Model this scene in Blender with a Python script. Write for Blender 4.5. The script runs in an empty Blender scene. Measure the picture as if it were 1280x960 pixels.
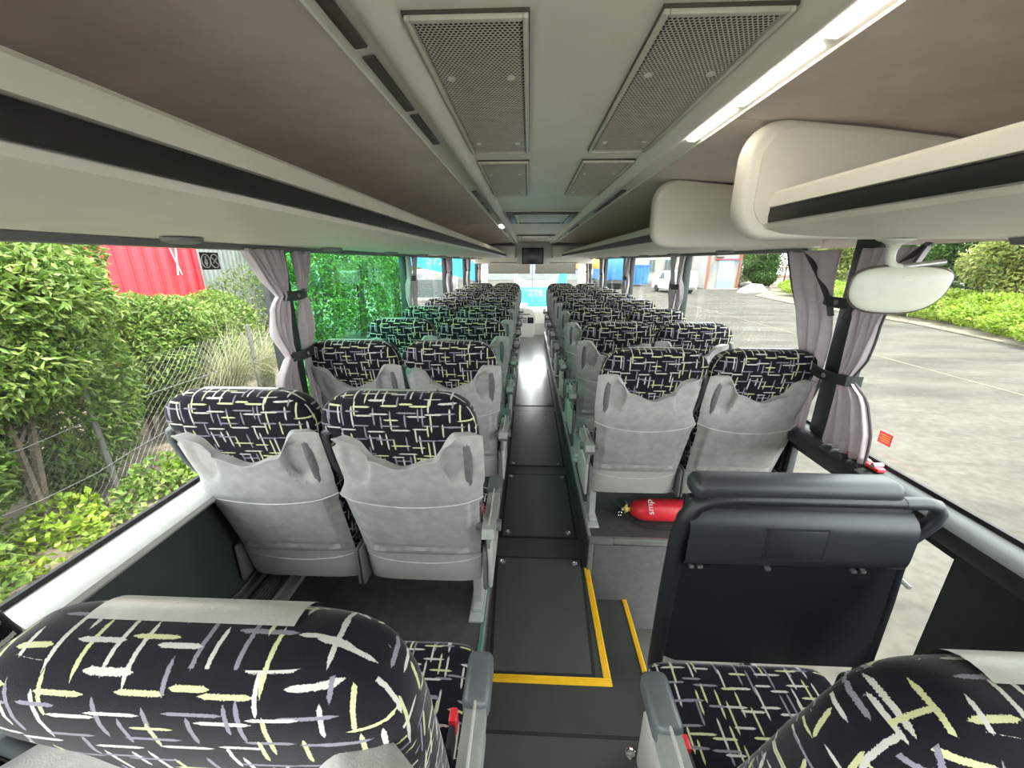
import bpy, bmesh, math, random
import numpy as np
from mathutils import Vector, Matrix

# ------------------------------------------------------------------ camera, sky, sun, exposure
SC = bpy.context.scene
COL = SC.collection
PI = math.pi
cam_d = bpy.data.cameras.new('camera')
cam_d.sensor_width = 36.0
cam_d.lens = 36.0 * 480.0 / 1280.0          # phone ultrawide, about 13 mm
cam_d.clip_start = 0.02
cam_d.clip_end = 500
CAM = bpy.data.objects.new('camera', cam_d)
COL.objects.link(CAM)
CAMZ = 1.72                                  # above the aisle floor
CAM.location = (0, 0, CAMZ)
CAM.rotation_euler = (math.radians(90 - 17.68), 0, math.radians(2.39))
SC.camera = CAM

W = bpy.data.worlds.new('sky')
SC.world = W
W.use_nodes = True
_nt = W.node_tree
_nt.nodes.clear()
_o = _nt.nodes.new('ShaderNodeOutputWorld')
_b = _nt.nodes.new('ShaderNodeBackground')
_s = _nt.nodes.new('ShaderNodeTexSky')
_s.sky_type = 'PREETHAM'
_s.turbidity = 9.0
_s.sun_direction = Vector((-0.45, 0.35, 0.82)).normalized()
_m = _nt.nodes.new('ShaderNodeMixRGB')
_m.inputs[0].default_value = 0.88
_m.inputs[2].default_value = (0.93, 0.97, 1.0, 1)   # bright hazy overcast
_nt.links.new(_s.outputs[0], _m.inputs[1])
_nt.links.new(_m.outputs[0], _b.inputs[0])
_nt.links.new(_b.outputs[0], _o.inputs[0])
_b.inputs[1].default_value = 2.2

sun_d = bpy.data.lights.new('sun', 'SUN')
sun_d.energy = 5.0
sun_d.angle = math.radians(9)
sun_d.color = (1.0, 0.95, 0.86)
SUN = bpy.data.objects.new('sun', sun_d)
COL.objects.link(SUN)
SUN.rotation_euler = (math.radians(12), math.radians(16), 0)

SC.view_settings.view_transform = 'Standard'
SC.view_settings.look = 'None'
SC.view_settings.gamma = 1.0
SC.view_settings.use_curve_mapping = False
SC.view_settings.exposure = 2.05

# ------------------------------------------------------------------ helpers
class MB:
    """collects vertices and faces of one mesh"""
    def __init__(s): s.v = []; s.f = []; s.mi = []
    def add(s, vs, fs, mi=0):
        n = len(s.v)
        s.v.extend([tuple(p) for p in vs])
        s.f.extend([tuple(i + n for i in f) for f in fs])
        s.mi.extend([mi] * len(fs))
        return s
    def box(s, x0, x1, y0, y1, z0, z1, bev=0.0, mi=0, mat=None, seg=2):
        bm = bmesh.new()
        bmesh.ops.create_cube(bm, size=1.0)
        for v in bm.verts:
            v.co = Vector(((x0 + x1) / 2 + v.co.x * (x1 - x0), (y0 + y1) / 2 + v.co.y * (y1 - y0), (z0 + z1) / 2 + v.co.z * (z1 - z0)))
        if bev > 0:
            bev = min(bev, 0.49 * min(abs(x1 - x0), abs(y1 - y0), abs(z1 - z0)))
            bmesh.ops.bevel(bm, geom=bm.edges[:], offset=bev, segments=seg, profile=0.5, affect='EDGES')
        bm.verts.index_update()
        vs = [(mat @ v.co if mat else v.co.copy()) for v in bm.verts]
        s.add(vs, [[v.index for v in f.verts] for f in bm.faces], mi)
        bm.free()
        return s
    def tube(s, pts, r, seg=10, mi=0, cap=True, flat=1.0):
        pts = [Vector(p) for p in pts]
        n = len(pts)
        rs = r if isinstance(r, (list, tuple)) else [r] * n
        up = Vector((0, 0, 1)); vs = []; fs = []; prev = None
        for i, p in enumerate(pts):
            t = (pts[min(i + 1, n - 1)] - pts[max(i - 1, 0)])
            if t.length < 1e-9: t = Vector((0, 0, 1))
            t.normalize()
            if prev is None:
                a = t.cross(up)
                if a.length < 1e-3: a = t.cross(Vector((1, 0, 0)))
            else:
                a = prev - t * prev.dot(t)
            a.normalize(); prev = a.copy(); b = t.cross(a)
            for k in range(seg):
                an = 2 * PI * k / seg
                vs.append(p + (a * math.cos(an) + b * math.sin(an) * flat) * rs[i])
        for i in range(n - 1):
            for k in range(seg):
                k2 = (k + 1) % seg
                fs.append((i * seg + k, i * seg + k2, (i + 1) * seg + k2, (i + 1) * seg + k))
        if cap:
            fs.append(tuple(reversed(range(seg))))
            fs.append(tuple((n - 1) * seg + k for k in range(seg)))
        return s.add(vs, fs, mi)
    def lathe(s, prof, seg=24, mat=None, mi=0):
        vs = []; fs = []; n = len(prof)
        for r, z in prof:
            for k in range(seg):
                a = 2 * PI * k / seg
                p = Vector((r * math.cos(a), r * math.sin(a), z))
                vs.append(mat @ p if mat else p)
        for i in range(n - 1):
            for k in range(seg):
                k2 = (k + 1) % seg
                fs.append((i * seg + k, i * seg + k2, (i + 1) * seg + k2, (i + 1) * seg + k))
        fs.append(tuple(reversed(range(seg))))
        fs.append(tuple((n - 1) * seg + k for k in range(seg)))
        return s.add(vs, fs, mi)
    def grid(s, fn, nu, nv, mi=0, closed_u=False):
        vs = [fn(i / (nu if closed_u else nu - 1), j / (nv - 1)) for j in range(nv) for i in range(nu)]
        fs = []
        for j in range(nv - 1):
            for i in range(nu if closed_u else nu - 1):
                i2 = (i + 1) % nu
                fs.append((j * nu + i, j * nu + i2, (j + 1) * nu + i2, (j + 1) * nu + i))
        return s.add(vs, fs, mi)
    def prism(s, poly, a0, a1, axis='Y', mi=0, caps=True):
        """poly: 2D outline extruded along axis.  axis Y: (x,z), X: (y,z), Z: (x,y)"""
        def pt(p, a):
            return {'Y': (p[0], a, p[1]), 'X': (a, p[0], p[1]), 'Z': (p[0], p[1], a)}[axis]
        n = len(poly)
        vs = [pt(p, a0) for p in poly] + [pt(p, a1) for p in poly]
        fs = [(i, (i + 1) % n, n + (i + 1) % n, n + i) for i in range(n)]
        if caps: fs += [tuple(reversed(range(n))), tuple(range(n, 2 * n))]
        return s.add(vs, fs, mi)
    def mirror_x(s, x0=0.0):
        s.v = [(2 * x0 - x, y, z) for x, y, z in s.v]
        s.f = [tuple(reversed(f)) for f in s.f]
        return s
    def mesh(s, name, mats, smooth=True, ang=38, uv=False):
        me = bpy.data.meshes.new(name)
        me.from_pydata(s.v, [], s.f)
        mats = mats if isinstance(mats, (list, tuple)) else [mats]
        for m in mats: me.materials.append(m)
        if len(mats) > 1: me.polygons.foreach_set('material_index', s.mi)
        bm = bmesh.new(); bm.from_mesh(me)
        bmesh.ops.recalc_face_normals(bm, faces=bm.faces[:])
        bm.to_mesh(me); bm.free()
        if smooth:
            me.polygons.foreach_set('use_smooth', [True] * len(me.polygons))
            try: me.set_sharp_from_angle(angle=math.radians(ang))
            except Exception: pass
        if uv: box_uv(me)
        me.update()
        return me
    def obj(s, name, mats, parent=None, smooth=True, ang=38, uv=False):
        return link(name, s.mesh(name, mats, smooth, ang, uv), parent)

def box_uv(me):
    ul = me.uv_layers.new(name='UVMap')
    for p in me.polygons:
        n = p.normal; ax = max(range(3), key=lambda k: abs(n[k]) * (1.0, 1.25, 0.95)[k])
        for li in p.loop_indices:
            c = me.vertices[me.loops[li].vertex_index].co
            ul.data[li].uv = ((c.y + 0.31, c.z), (c.x, c.z), (c.x, c.y + 1.1))[ax]

def link(name, data, parent=None):
    o = bpy.data.objects.new(name, data)
    COL.objects.link(o)
    if parent is not None: o.parent = parent
    return o

def empty(name, loc=(0, 0, 0), rz=0.0):
    o = bpy.data.objects.new(name, None)
    o.empty_display_size = 0.05
    COL.objects.link(o)
    o.location = loc
    o.rotation_euler = (0, 0, rz)
    return o

def tag(o, label, cat, group=None, kind=None):
    o['label'] = label; o['category'] = cat
    if group: o['group'] = group
    if kind: o['kind'] = kind
    return o

def copy_tree(o, parent=None):
    c = o.copy(); COL.objects.link(c); c.parent = parent
    for ch in list(o.children): copy_tree(ch, c)
    return c

def text_part(name, body, size, mat, parent, loc, rot, extrude=0.0004):
    cu = bpy.data.curves.new(name, 'FONT')
    cu.body = body; cu.size = size; cu.extrude = extrude
    cu.align_x = 'CENTER'; cu.align_y = 'CENTER'
    cu.materials.append(mat)
    tmp = bpy.data.objects.new(name + '_curve', cu); COL.objects.link(tmp)
    bpy.context.view_layer.update()
    me = bpy.data.meshes.new_from_object(tmp.evaluated_get(bpy.context.evaluated_depsgraph_get()))
    bpy.data.objects.remove(tmp, do_unlink=True)
    o = link(name, me, parent)
    o.location = loc; o.rotation_euler = rot
    return o

# ------------------------------------------------------------------ materials
class NT:
    def __init__(s, name):
        s.m = bpy.data.materials.new(name); s.m.use_nodes = True
        s.t = s.m.node_tree; s.t.nodes.clear()
        s.out = s.t.nodes.new('ShaderNodeOutputMaterial')
    def n(s, ty, **kw):
        nd = s.t.nodes.new(ty)
        for k, v in kw.items(): setattr(nd, k, v)
        return nd
    def l(s, a, b): s.t.links.new(a, b)
    def math(s, op, a, b=None, c=None, clamp=False):
        nd = s.n('ShaderNodeMath', operation=op); nd.use_clamp = clamp
        for i, x in enumerate((a, b, c)):
            if x is None: continue
            if isinstance(x, (int, float)): nd.inputs[i].default_value = x
            else: s.l(x, nd.inputs[i])
        return nd.outputs[0]

def pmat(name, col, rough=0.5, metal=0.0, var=0.10, scale=30.0, bump=0.0, bscale=200.0, spec=0.5, sheen=0.0, coord='Object', rvar=0.0, coat=0.0):
    """plain surface: noise-varied colour, optional fine relief"""
    k = NT(name)
    b = k.n('ShaderNodeBsdfPrincipled')
    tc = k.n('ShaderNodeTexCoord')
    nz = k.n('ShaderNodeTexNoise'); nz.inputs['Scale'].default_value = scale; nz.inputs['Detail'].default_value = 4
    k.l(tc.outputs[coord], nz.inputs['Vector'])
    rp = k.n('ShaderNodeValToRGB')
    rp.color_ramp.elements[0].position = 0.3; rp.color_ramp.elements[1].position = 0.7
    rp.color_ramp.elements[0].color = tuple(c * (1 - var) for c in col) + (1,)
    rp.color_ramp.elements[1].color = tuple(min(1, c * (1 + var)) for c in col) + (1,)
    k.l(nz.outputs['Fac'], rp.inputs[0])
    k.l(rp.outputs[0], b.inputs['Base Color'])
    b.inputs['Roughness'].default_value = rough
    b.inputs['Metallic'].default_value = metal
    b.inputs['Specular IOR Level'].default_value = spec
    if sheen:
        b.inputs['Sheen Weight'].default_value = sheen
        b.inputs['Sheen Roughness'].default_value = 0.4
    if coat:
        b.inputs['Coat Weight'].default_value = coat; b.inputs['Coat Roughness'].default_value = 0.16
    if rvar:
        k.l(k.math('MULTIPLY_ADD', nz.outputs['Fac'], rvar, rough - rvar / 2), b.inputs['Roughness'])
    if bump:
        n2 = k.n('ShaderNodeTexNoise'); n2.inputs['Scale'].default_value = bscale; n2.inputs['Detail'].default_value = 3
        k.l(tc.outputs[coord], n2.inputs['Vector'])
        bp = k.n('ShaderNodeBump'); bp.inputs['Strength'].default_value = bump; bp.inputs['Distance'].default_value = 0.002
        k.l(n2.outputs['Fac'], bp.inputs['Height']); k.l(bp.outputs[0], b.inputs['Normal'])
    k.l(b.outputs[0], k.out.inputs[0])
    return k.m

def emit_mat(name, col, st):
    k = NT(name); e = k.n('ShaderNodeEmission')
    e.inputs[0].default_value = tuple(col) + (1,); e.inputs[1].default_value = st
    k.l(e.outputs[0], k.out.inputs[0]); return k.m

def glass_mat(name, col, refl=0.05, dirt=0.014):
    """thin pane: tinted transmission, a little mirror reflection, faint smears of dust"""
    k = NT(name)
    t = k.n('ShaderNodeBsdfTransparent'); t.inputs[0].default_value = tuple(col) + (1,)
    g = k.n('ShaderNodeBsdfGlossy'); g.inputs['Roughness'].default_value = 0.02
    d = k.n('ShaderNodeBsdfDiffuse'); d.inputs[0].default_value = (0.75, 0.74, 0.7, 1)
    fr = k.n('ShaderNodeLayerWeight'); fr.inputs[0].default_value = 0.12
    m1 = k.n('ShaderNodeMixShader'); m2 = k.n('ShaderNodeMixShader')
    k.l(k.math('MULTIPLY_ADD', fr.outputs['Fresnel'], 0.16, refl * 0.2), m1.inputs[0])
    k.l(t.outputs[0], m1.inputs[1]); k.l(g.outputs[0], m1.inputs[2])
    tc = k.n('ShaderNodeTexCoord'); nz = k.n('ShaderNodeTexNoise')
    nz.inputs['Scale'].default_value = 3.0; nz.inputs['Detail'].default_value = 6
    k.l(tc.outputs['Object'], nz.inputs['Vector'])
    k.l(k.math('MULTIPLY', k.math('SUBTRACT', nz.outputs['Fac'], 0.35, clamp=True), dirt * 3), m2.inputs[0])
    k.l(m1.outputs[0], m2.inputs[1]); k.l(d.outputs[0], m2.inputs[2])
    k.l(m2.outputs[0], k.out.inputs[0])
    return k.m

def cloth_mat(name, col):
    """thin curtain cloth that lets some daylight through"""
    k = NT(name); tc = k.n('ShaderNodeTexCoord')
    nz = k.n('ShaderNodeTexNoise'); nz.inputs['Scale'].default_value = 30; nz.inputs['Detail'].default_value = 4
    k.l(tc.outputs['Object'], nz.inputs['Vector'])
    rp = k.n('ShaderNodeValToRGB')
    rp.color_ramp.elements[0].color = tuple(c * 0.86 for c in col) + (1,); rp.color_ramp.elements[1].color = tuple(c * 1.12 for c in col) + (1,)
    k.l(nz.outputs['Fac'], rp.inputs[0])
    b = k.n('ShaderNodeBsdfPrincipled'); b.inputs['Roughness'].default_value = 0.9; b.inputs['Specular IOR Level'].default_value = 0.1
    b.inputs['Sheen Weight'].default_value = 0.2
    k.l(rp.outputs[0], b.inputs['Base Color'])
    t = k.n('ShaderNodeBsdfTranslucent'); k.l(rp.outputs[0], t.inputs[0])
    mx = k.n('ShaderNodeMixShader'); mx.inputs[0].default_value = 0.22
    k.l(b.outputs[0], mx.inputs[1]); k.l(t.outputs[0], mx.inputs[2]); k.l(mx.outputs[0], k.out.inputs[0])
    return k.m

def leaf_mat(name, cols, trans=0.45):
    k = NT(name)
    g = k.n('ShaderNodeNewGeometry'); rp = k.n('ShaderNodeValToRGB')
    el = rp.color_ramp.elements
    while len(el) < len(cols): el.new(0.5)
    for i, c in enumerate(cols):
        el[i].position = i / (len(cols) - 1); el[i].color = tuple(c) + (1,)
    k.l(g.outputs['Random Per Island'], rp.inputs[0])
    b = k.n('ShaderNodeBsdfPrincipled'); b.inputs['Roughness'].default_value = 0.45
    b.inputs['Specular IOR Level'].default_value = 0.3
    k.l(rp.outputs[0], b.inputs['Base Color'])
    tr = k.n('ShaderNodeBsdfTranslucent'); k.l(rp.outputs[0], tr.inputs[0])
    mx = k.n('ShaderNodeMixShader'); mx.inputs[0].default_value = trans
    k.l(b.outputs[0], mx.inputs[1]); k.l(tr.outputs[0], mx.inputs[2])
    k.l(mx.outputs[0], k.out.inputs[0])
    return k.m

def fabric_mat():
    """dark plush with woven upright and crosswise dashes in lilac grey, off white and lime"""
    k = NT('dash_plush')
    uv = k.n('ShaderNodeUVMap'); sx = k.n('ShaderNodeSeparateXYZ')
    k.l(uv.outputs[0], sx.inputs[0])
    U, V = sx.outputs[0], sx.outputs[1]
    rag = k.n('ShaderNodeTexNoise'); rag.inputs['Scale'].default_value = 620; rag.inputs['Detail'].default_value = 2
    k.l(uv.outputs[0], rag.inputs['Vector'])
    ragv = k.math('MULTIPLY', k.math('SUBTRACT', rag.outputs['Fac'], 0.5), 0.0036)
    col = None
    base = k.n('ShaderNodeTexNoise'); base.inputs['Scale'].default_value = 60
    k.l(uv.outputs[0], base.inputs['Vector'])
    b0 = k.n('ShaderNodeValToRGB')
    b0.color_ramp.elements[0].color = (0.004, 0.004, 0.007, 1); b0.color_ramp.elements[1].color = (0.011, 0.009, 0.014, 1)
    k.l(base.outputs['Fac'], b0.inputs[0])
    col = b0.outputs[0]
    def layer(P, L, a, b, ox, oy, w, ln, seed):
        """P: coordinate across the dash, L: along it; cells a x b"""
        nonlocal col
        pc = k.math('ADD', k.math('MULTIPLY', P, 1 / a), ox)
        ci = k.math('FLOOR', pc)
        # every other column is shifted by a random amount so rows do not line up
        wn0 = k.n('ShaderNodeTexWhiteNoise', noise_dimensions='1D')
        k.l(k.math('ADD', ci, seed + 0.37), wn0.inputs['W'])
        lc = k.math('ADD', k.math('MULTIPLY', L, 1 / b), k.math('ADD', wn0.outputs['Value'], oy))
        cj = k.math('FLOOR', lc)
        cb = k.n('ShaderNodeCombineXYZ'); k.l(ci, cb.inputs[0]); k.l(cj, cb.inputs[1]); cb.inputs[2].default_value = seed
        wn = k.n('ShaderNodeTexWhiteNoise', noise_dimensions='3D'); k.l(cb.outputs[0], wn.inputs['Vector'])
        sp = k.n('ShaderNodeSeparateColor'); k.l(wn.outputs['Color'], sp.inputs[0])
        f = k.math('SUBTRACT', k.math('SUBTRACT', pc, ci), 0.5)
        g = k.math('SUBTRACT', k.math('SUBTRACT', lc, cj), 0.5)
        du = k.math('ABSOLUTE', k.math('ADD', k.math('MULTIPLY', k.math('ADD', f, k.math('MULTIPLY', k.math('SUBTRACT', sp.outputs[0], 0.5), 0.7)), a), ragv))
        dl = k.math('ABSOLUTE', k.math('MULTIPLY', k.math('ADD', g, k.math('MULTIPLY', k.math('SUBTRACT', sp.outputs[1], 0.5), 0.25)), b))
        le = k.math('MULTIPLY', k.math('MULTIPLY_ADD', sp.outputs[2], 0.45, 0.62), ln)
        tip = k.math('MULTIPLY', k.math('SUBTRACT', k.math('DIVIDE', dl, le), 0.72, clamp=True), 3.4)
        m = k.math('LESS_THAN', k.math('ADD', k.math('DIVIDE', du, w), tip), 1.0)
        cr = k.n('ShaderNodeValToRGB'); cr.color_ramp.interpolation = 'CONSTANT'
        e = cr.color_ramp.elements; e.new(0.32); e.new(0.74)
        e[0].color = (0.19, 0.18, 0.225, 1); e[1].color = (0.46, 0.445, 0.42, 1); e[2].color = (0.46, 0.46, 0.26, 1)
        e[0].position = 0.0; e[1].position = 0.32; e[2].position = 0.74
        k.l(wn.outputs['Value'], cr.inputs[0])
        mx = k.n('ShaderNodeMixRGB'); k.l(m, mx.inputs[0]); k.l(col, mx.inputs[1]); k.l(cr.outputs[0], mx.inputs[2])
        col = mx.outputs[0]
    layer(U, V, 0.048, 0.084, 0.0, 0.0, 0.0025, 0.036, 1)
    layer(V, U, 0.044, 0.082, 0.3, 0.1, 0.0025, 0.031, 2)
    layer(U, V, 0.053, 0.080, 0.45, 0.4, 0.0024, 0.033, 3)
    layer(V, U, 0.049, 0.086, 0.7, 0.5, 0.0024, 0.030, 4)
    b = k.n('ShaderNodeBsdfPrincipled')
    k.l(col, b.inputs['Base Color'])
    b.inputs['Roughness'].default_value = 0.92
    b.inputs['Specular IOR Level'].default_value = 0.15
    b.inputs['Sheen Weight'].default_value = 0.22
    b.inputs['Sheen Roughness'].default_value = 0.35
    bp = k.n('ShaderNodeBump'); bp.inputs['Strength'].default_value = 0.25; bp.inputs['Distance'].default_value = 0.002
    k.l(rag.outputs['Fac'], bp.inputs['Height']); k.l(bp.outputs[0], b.inputs['Normal'])
    k.l(b.outputs[0], k.out.inputs[0])
    return k.m

M = {}
M['fabric'] = fabric_mat()
M['velour'] = pmat('grey_velour', (0.34, 0.337, 0.325), 0.9, var=0.13, scale=26, bump=0.4, bscale=500, spec=0.2, sheen=0.25)
M['velour_dark'] = pmat('charcoal_velour', (0.12, 0.122, 0.125), 0.85, var=0.15, scale=60, bump=0.3, bscale=600, spec=0.2)
M['seat_plastic'] = pmat('grey_seat_plastic', (0.42, 0.412, 0.385), 0.5, var=0.07, scale=12)
M['bracket'] = pmat('dark_grey_plastic', (0.13, 0.133, 0.13), 0.5, var=0.1)
M['arm_plastic'] = pmat('green_grey_arm_plastic', (0.27, 0.285, 0.265), 0.4, var=0.08)
M['arm_pad'] = pmat('charcoal_arm_pad', (0.085, 0.095, 0.10), 0.42, var=0.1)
M['vinyl'] = pmat('silver_grey_vinyl', (0.36, 0.37, 0.345), 0.33, var=0.08, scale=40, bump=0.25, bscale=300)
M['piping'] = pmat('pale_piping', (0.50, 0.50, 0.49), 0.7)
M['steel'] = pmat('brushed_steel', (0.55, 0.55, 0.55), 0.32, metal=0.9, var=0.08)
M['chrome'] = pmat('chrome', (0.75, 0.75, 0.74), 0.12, metal=1.0, var=0.04)
M['leg'] = pmat('grey_painted_leg', (0.38, 0.385, 0.375), 0.42, var=0.06)
M['red_plastic'] = pmat('red_plastic', (0.72, 0.03, 0.045), 0.35, var=0.08)
M['black_plastic'] = pmat('black_plastic', (0.018, 0.02, 0.022), 0.42, var=0.2)
M['black_matte'] = pmat('black_rubber', (0.012, 0.012, 0.013), 0.75, var=0.2)
M['beige'] = pmat('beige_moulded_plastic', (0.74, 0.705, 0.625), 0.5, var=0.05, scale=6, bump=0.12, bscale=500)
M['beige_light'] = pmat('pale_beige_plastic', (0.76, 0.735, 0.67), 0.45, var=0.05, scale=6)
M['rack_felt'] = pmat('grey_brown_lining', (0.76, 0.65, 0.60), 0.85, var=0.08, scale=9, bump=0.2, bscale=700)
M['ceiling'] = pmat('ceiling_plastic', (0.84, 0.81, 0.73), 0.5, var=0.05, scale=5, bump=0.1, bscale=400)
M['slot'] = pmat('smoked_slot', (0.085, 0.07, 0.06), 0.35, var=0.1)
M['grille'] = pmat('grille_enamel', (0.62, 0.585, 0.51), 0.4, var=0.08)
M['backing'] = pmat('dark_backing', (0.012, 0.011, 0.009), 0.8)
M['floor'] = pmat('charcoal_floor_vinyl', (0.045, 0.046, 0.042), 0.30, var=0.07, scale=14, bump=0.1, bscale=300, coat=0.5)
M['hatch'] = pmat('hatch_vinyl', (0.062, 0.063, 0.058), 0.28, var=0.05, scale=10, bump=0.08, bscale=350, coat=0.6)
M['podium'] = pmat('podium_vinyl', (0.06, 0.06, 0.062), 0.5, var=0.2, scale=25, bump=0.15, bscale=300)
M['podium_side'] = pmat('podium_side_vinyl', (0.15, 0.142, 0.147), 0.55, var=0.12, scale=25)
M['edge_trim'] = pmat('aluminium_edge_trim', (0.33, 0.335, 0.32), 0.4, metal=0.5, var=0.08)
M['green_line'] = pmat('green_line', (0.02, 0.22, 0.13), 0.5)
M['yellow'] = pmat('yellow_nosing', (0.86, 0.50, 0.015), 0.5, var=0.06, scale=40)
M['wall_green'] = pmat('dark_green_grey_panel', (0.034, 0.046, 0.043), 0.55, var=0.12, scale=8)
M['wall_black'] = pmat('black_side_panel', (0.014, 0.018, 0.017), 0.6, var=0.2, scale=30)
M['sill'] = pmat('pale_sill_plastic', (0.50, 0.50, 0.475), 0.38, var=0.06)
M['sill_black'] = pmat('black_sill_plastic', (0.022, 0.026, 0.028), 0.6, var=0.15)
M['pillar'] = pmat('black_green_pillar', (0.014, 0.02, 0.019), 0.5, var=0.2)
M['curtain'] = cloth_mat('mauve_grey_curtain', (0.50, 0.44, 0.46))
M['curtain_trim'] = pmat('dark_curtain_binding', (0.05, 0.042, 0.045), 0.85)
M['barrier'] = pmat('black_barrier_plastic', (0.012, 0.014, 0.018), 0.45, var=0.15, bump=0.12, bscale=500)
M['barrier_grey'] = pmat('dark_blue_grey_plastic', (0.024, 0.027, 0.033), 0.42, var=0.12, bump=0.12, bscale=500)
M['glass'] = glass_mat('window_glass', (0.97, 0.985, 0.97))
M['glass_green'] = glass_mat('green_window_glass', (0.60, 1.0, 0.81))
M['glass_front'] = glass_mat('windscreen_glass', (0.96, 0.98, 0.97), dirt=0.05)
M['lamp_on'] = emit_mat('lit_lens', (1.0, 0.93, 0.80), 5.0)
M['band'] = pmat('black_band_vinyl', (0.006, 0.006, 0.007), 0.4, var=0.2)
M['screen'] = pmat('dark_screen', (0.018, 0.022, 0.02), 0.3, var=0.1)
M['white_paint'] = pmat('white_paint', (0.80, 0.80, 0.79), 0.35, var=0.03, scale=3)
M['sticker_white'] = pmat('sticker_white', (0.72, 0.72, 0.70), 0.5)
M['sticker_lime'] = pmat('sticker_pale_green', (0.68, 0.85, 0.55), 0.5)
M['brass'] = pmat('brass', (0.70, 0.50, 0.15), 0.35, metal=0.25)
M['blind'] = pmat('grey_roller_blind', (0.20, 0.19, 0.165), 0.8)
M['mirror_back'] = pmat('ivory_mirror_shell', (0.60, 0.61, 0.53), 0.38, var=0.04)
# ------------------------------------------------------------------ bus dimensions (metres; y runs towards the windscreen)
CX = 0.095                 # middle of the aisle
HWID = 1.235
XL, XR = CX - HWID, CX + HWID
POD = 0.22                 # seat platform above the aisle
SILL = 0.975
WTOP = CAMZ + 0.062
CEIL = CAMZ + 0.36
YB, YF = -0.9, 10.1
LPIL = [1.745, 3.62, 5.4, 7.1, 8.7]
RPIL = [1.62, 3.46, 5.25, 7.0, 8.7]

def struct(o, label, cat):
    return tag(o, label, cat, kind='structure')

# floor of the aisle: wide plate near the camera with a rounded corner at the stair, then the narrow aisle
FL = empty('floor')
struct(FL, 'charcoal vinyl aisle floor running to the windscreen', 'floor')
out = [(-0.18, YB), (0.46, YB), (0.46, 1.13), (0.452, 1.16), (0.435, 1.18), (0.405, 1.19), (0.37, 1.19), (0.37, 9.6), (-0.18, 9.6)]
MB().prism(out, -0.06, 0.0, 'Z').obj('aisle_plate', M['floor'], FL)
MB().box(XL, -0.18, 8.6, 9.95, -0.06, 0.0).box(0.37, XR, 8.6, 9.95, -0.06, 0.0).obj('cab_floor', M['floor'], FL)
def hatch(xa0, xb0, y0, xa1, xb1, y1, rings, bevel_edge=True):
    m = MB()
    fr = 0.016
    z = 0.004
    m.prism([(xa0 - fr, y0 - fr), (xb0 + fr, y0 - fr), (xb1 + fr, y1 + fr), (xa1 - fr, y1 + fr)], 0.0, 0.0025, 'Z')
    f = m.obj('hatch_frame', M['black_matte'], FL)
    h = MB().prism([(xa0, y0), (xb0, y0), (xb1, y1), (xa1, y1)], 0.0, z + 0.002, 'Z').obj('floor_hatch', M['hatch'], FL)
    for rx, ry in rings:
        MB().lathe([(0.019, 0.005), (0.020, 0.0085), (0.015, 0.0105), (0.012, 0.0075)], 24, Matrix.Translation((rx, ry, 0))).obj('lock_ring', M['chrome'], h)
        MB().box(rx - 0.011, rx + 0.011, ry - 0.0035, ry + 0.0035, 0.005, 0.010, 0.001).obj('lock_bar', M['steel'], h)
hatch(-0.138, 0.297, 1.225, -0.163, 0.330, 1.90, [(-0.135, 1.865), (0.298, 1.862)])
hatch(-0.150, 0.322, 2.10, -0.150, 0.325, 2.86, [(-0.115, 2.135), (0.285, 2.135), (-0.125, 2.83), (0.30, 2.83)])
hatch(-0.150, 0.322, 3.02, -0.150, 0.325, 4.30, [(-0.115, 3.05), (0.285, 3.05)])
hatch(-0.150, 0.322, 4.5, -0.150, 0.325, 6.2, [(-0.115, 4.54), (0.285, 4.54)])
hatch(-0.165, 0.44, 0.15, -0.165, 0.44, 0.985, [(0.395, 0.945)])

# yellow ridged nosing strips
def nosing(name, x0, x1, y0, y1, z, lab, along='x'):
    m = MB().box(x0, x1, y0, y1, z, z + 0.004, 0.001)
    for i in range(3):
        if along == 'x':
            ya = y0 + (y1 - y0) * (0.14 + 0.28 * i); m.box(x0, x1, ya, ya + (y1 - y0) * 0.17, z + 0.004, z + 0.0065, 0.0008)
        else:
            xa = x0 + (x1 - x0) * (0.14 + 0.28 * i); m.box(xa, xa + (x1 - x0) * 0.17, y0, y1, z + 0.004, z + 0.0065, 0.0008)
    return struct(m.obj(name, M['yellow']), lab, 'nosing strip')
nosing('trim_1', -0.178, 0.378, 1.178, 1.212, 0.0, 'yellow ridged nosing strip lying across the aisle floor')
nosing('trim_2', 0.346, 0.378, 1.212, 1.84, 0.0, 'yellow ridged nosing strip along the aisle edge above the door stairs', 'y')
nosing('trim_3', 0.585, 0.612, 1.01, 1.835, -0.22, 'yellow ridged nosing strip on the tread of the door stairs', 'y')

# door stairs, descending to the side door
ST = empty('stairwell')
struct(ST, 'dark stairs going down from the aisle to the side door', 'stairs')
MB().box(0.33, 0.612, 1.0, 1.84, -0.26, -0.22).obj('tread', M['floor'], ST)
MB().box(0.60, 0.93, 1.0, 1.84, -0.48, -0.44).obj('tread', M['floor'], ST)
MB().box(0.91, XR, 1.0, 1.84, -0.66, -0.62).obj('tread', M['floor'], ST)
MB().box(0.34, 0.365, 1.0, 1.84, -0.24, -0.061).obj('riser', M['black_matte'], ST)
MB().box(0.602, 0.61, 1.0, 1.84, -0.46, -0.261).obj('riser', M['black_matte'], ST)
MB().box(0.92, 0.928, 1.0, 1.84, -0.64, -0.481).obj('riser', M['black_matte'], ST)

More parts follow.
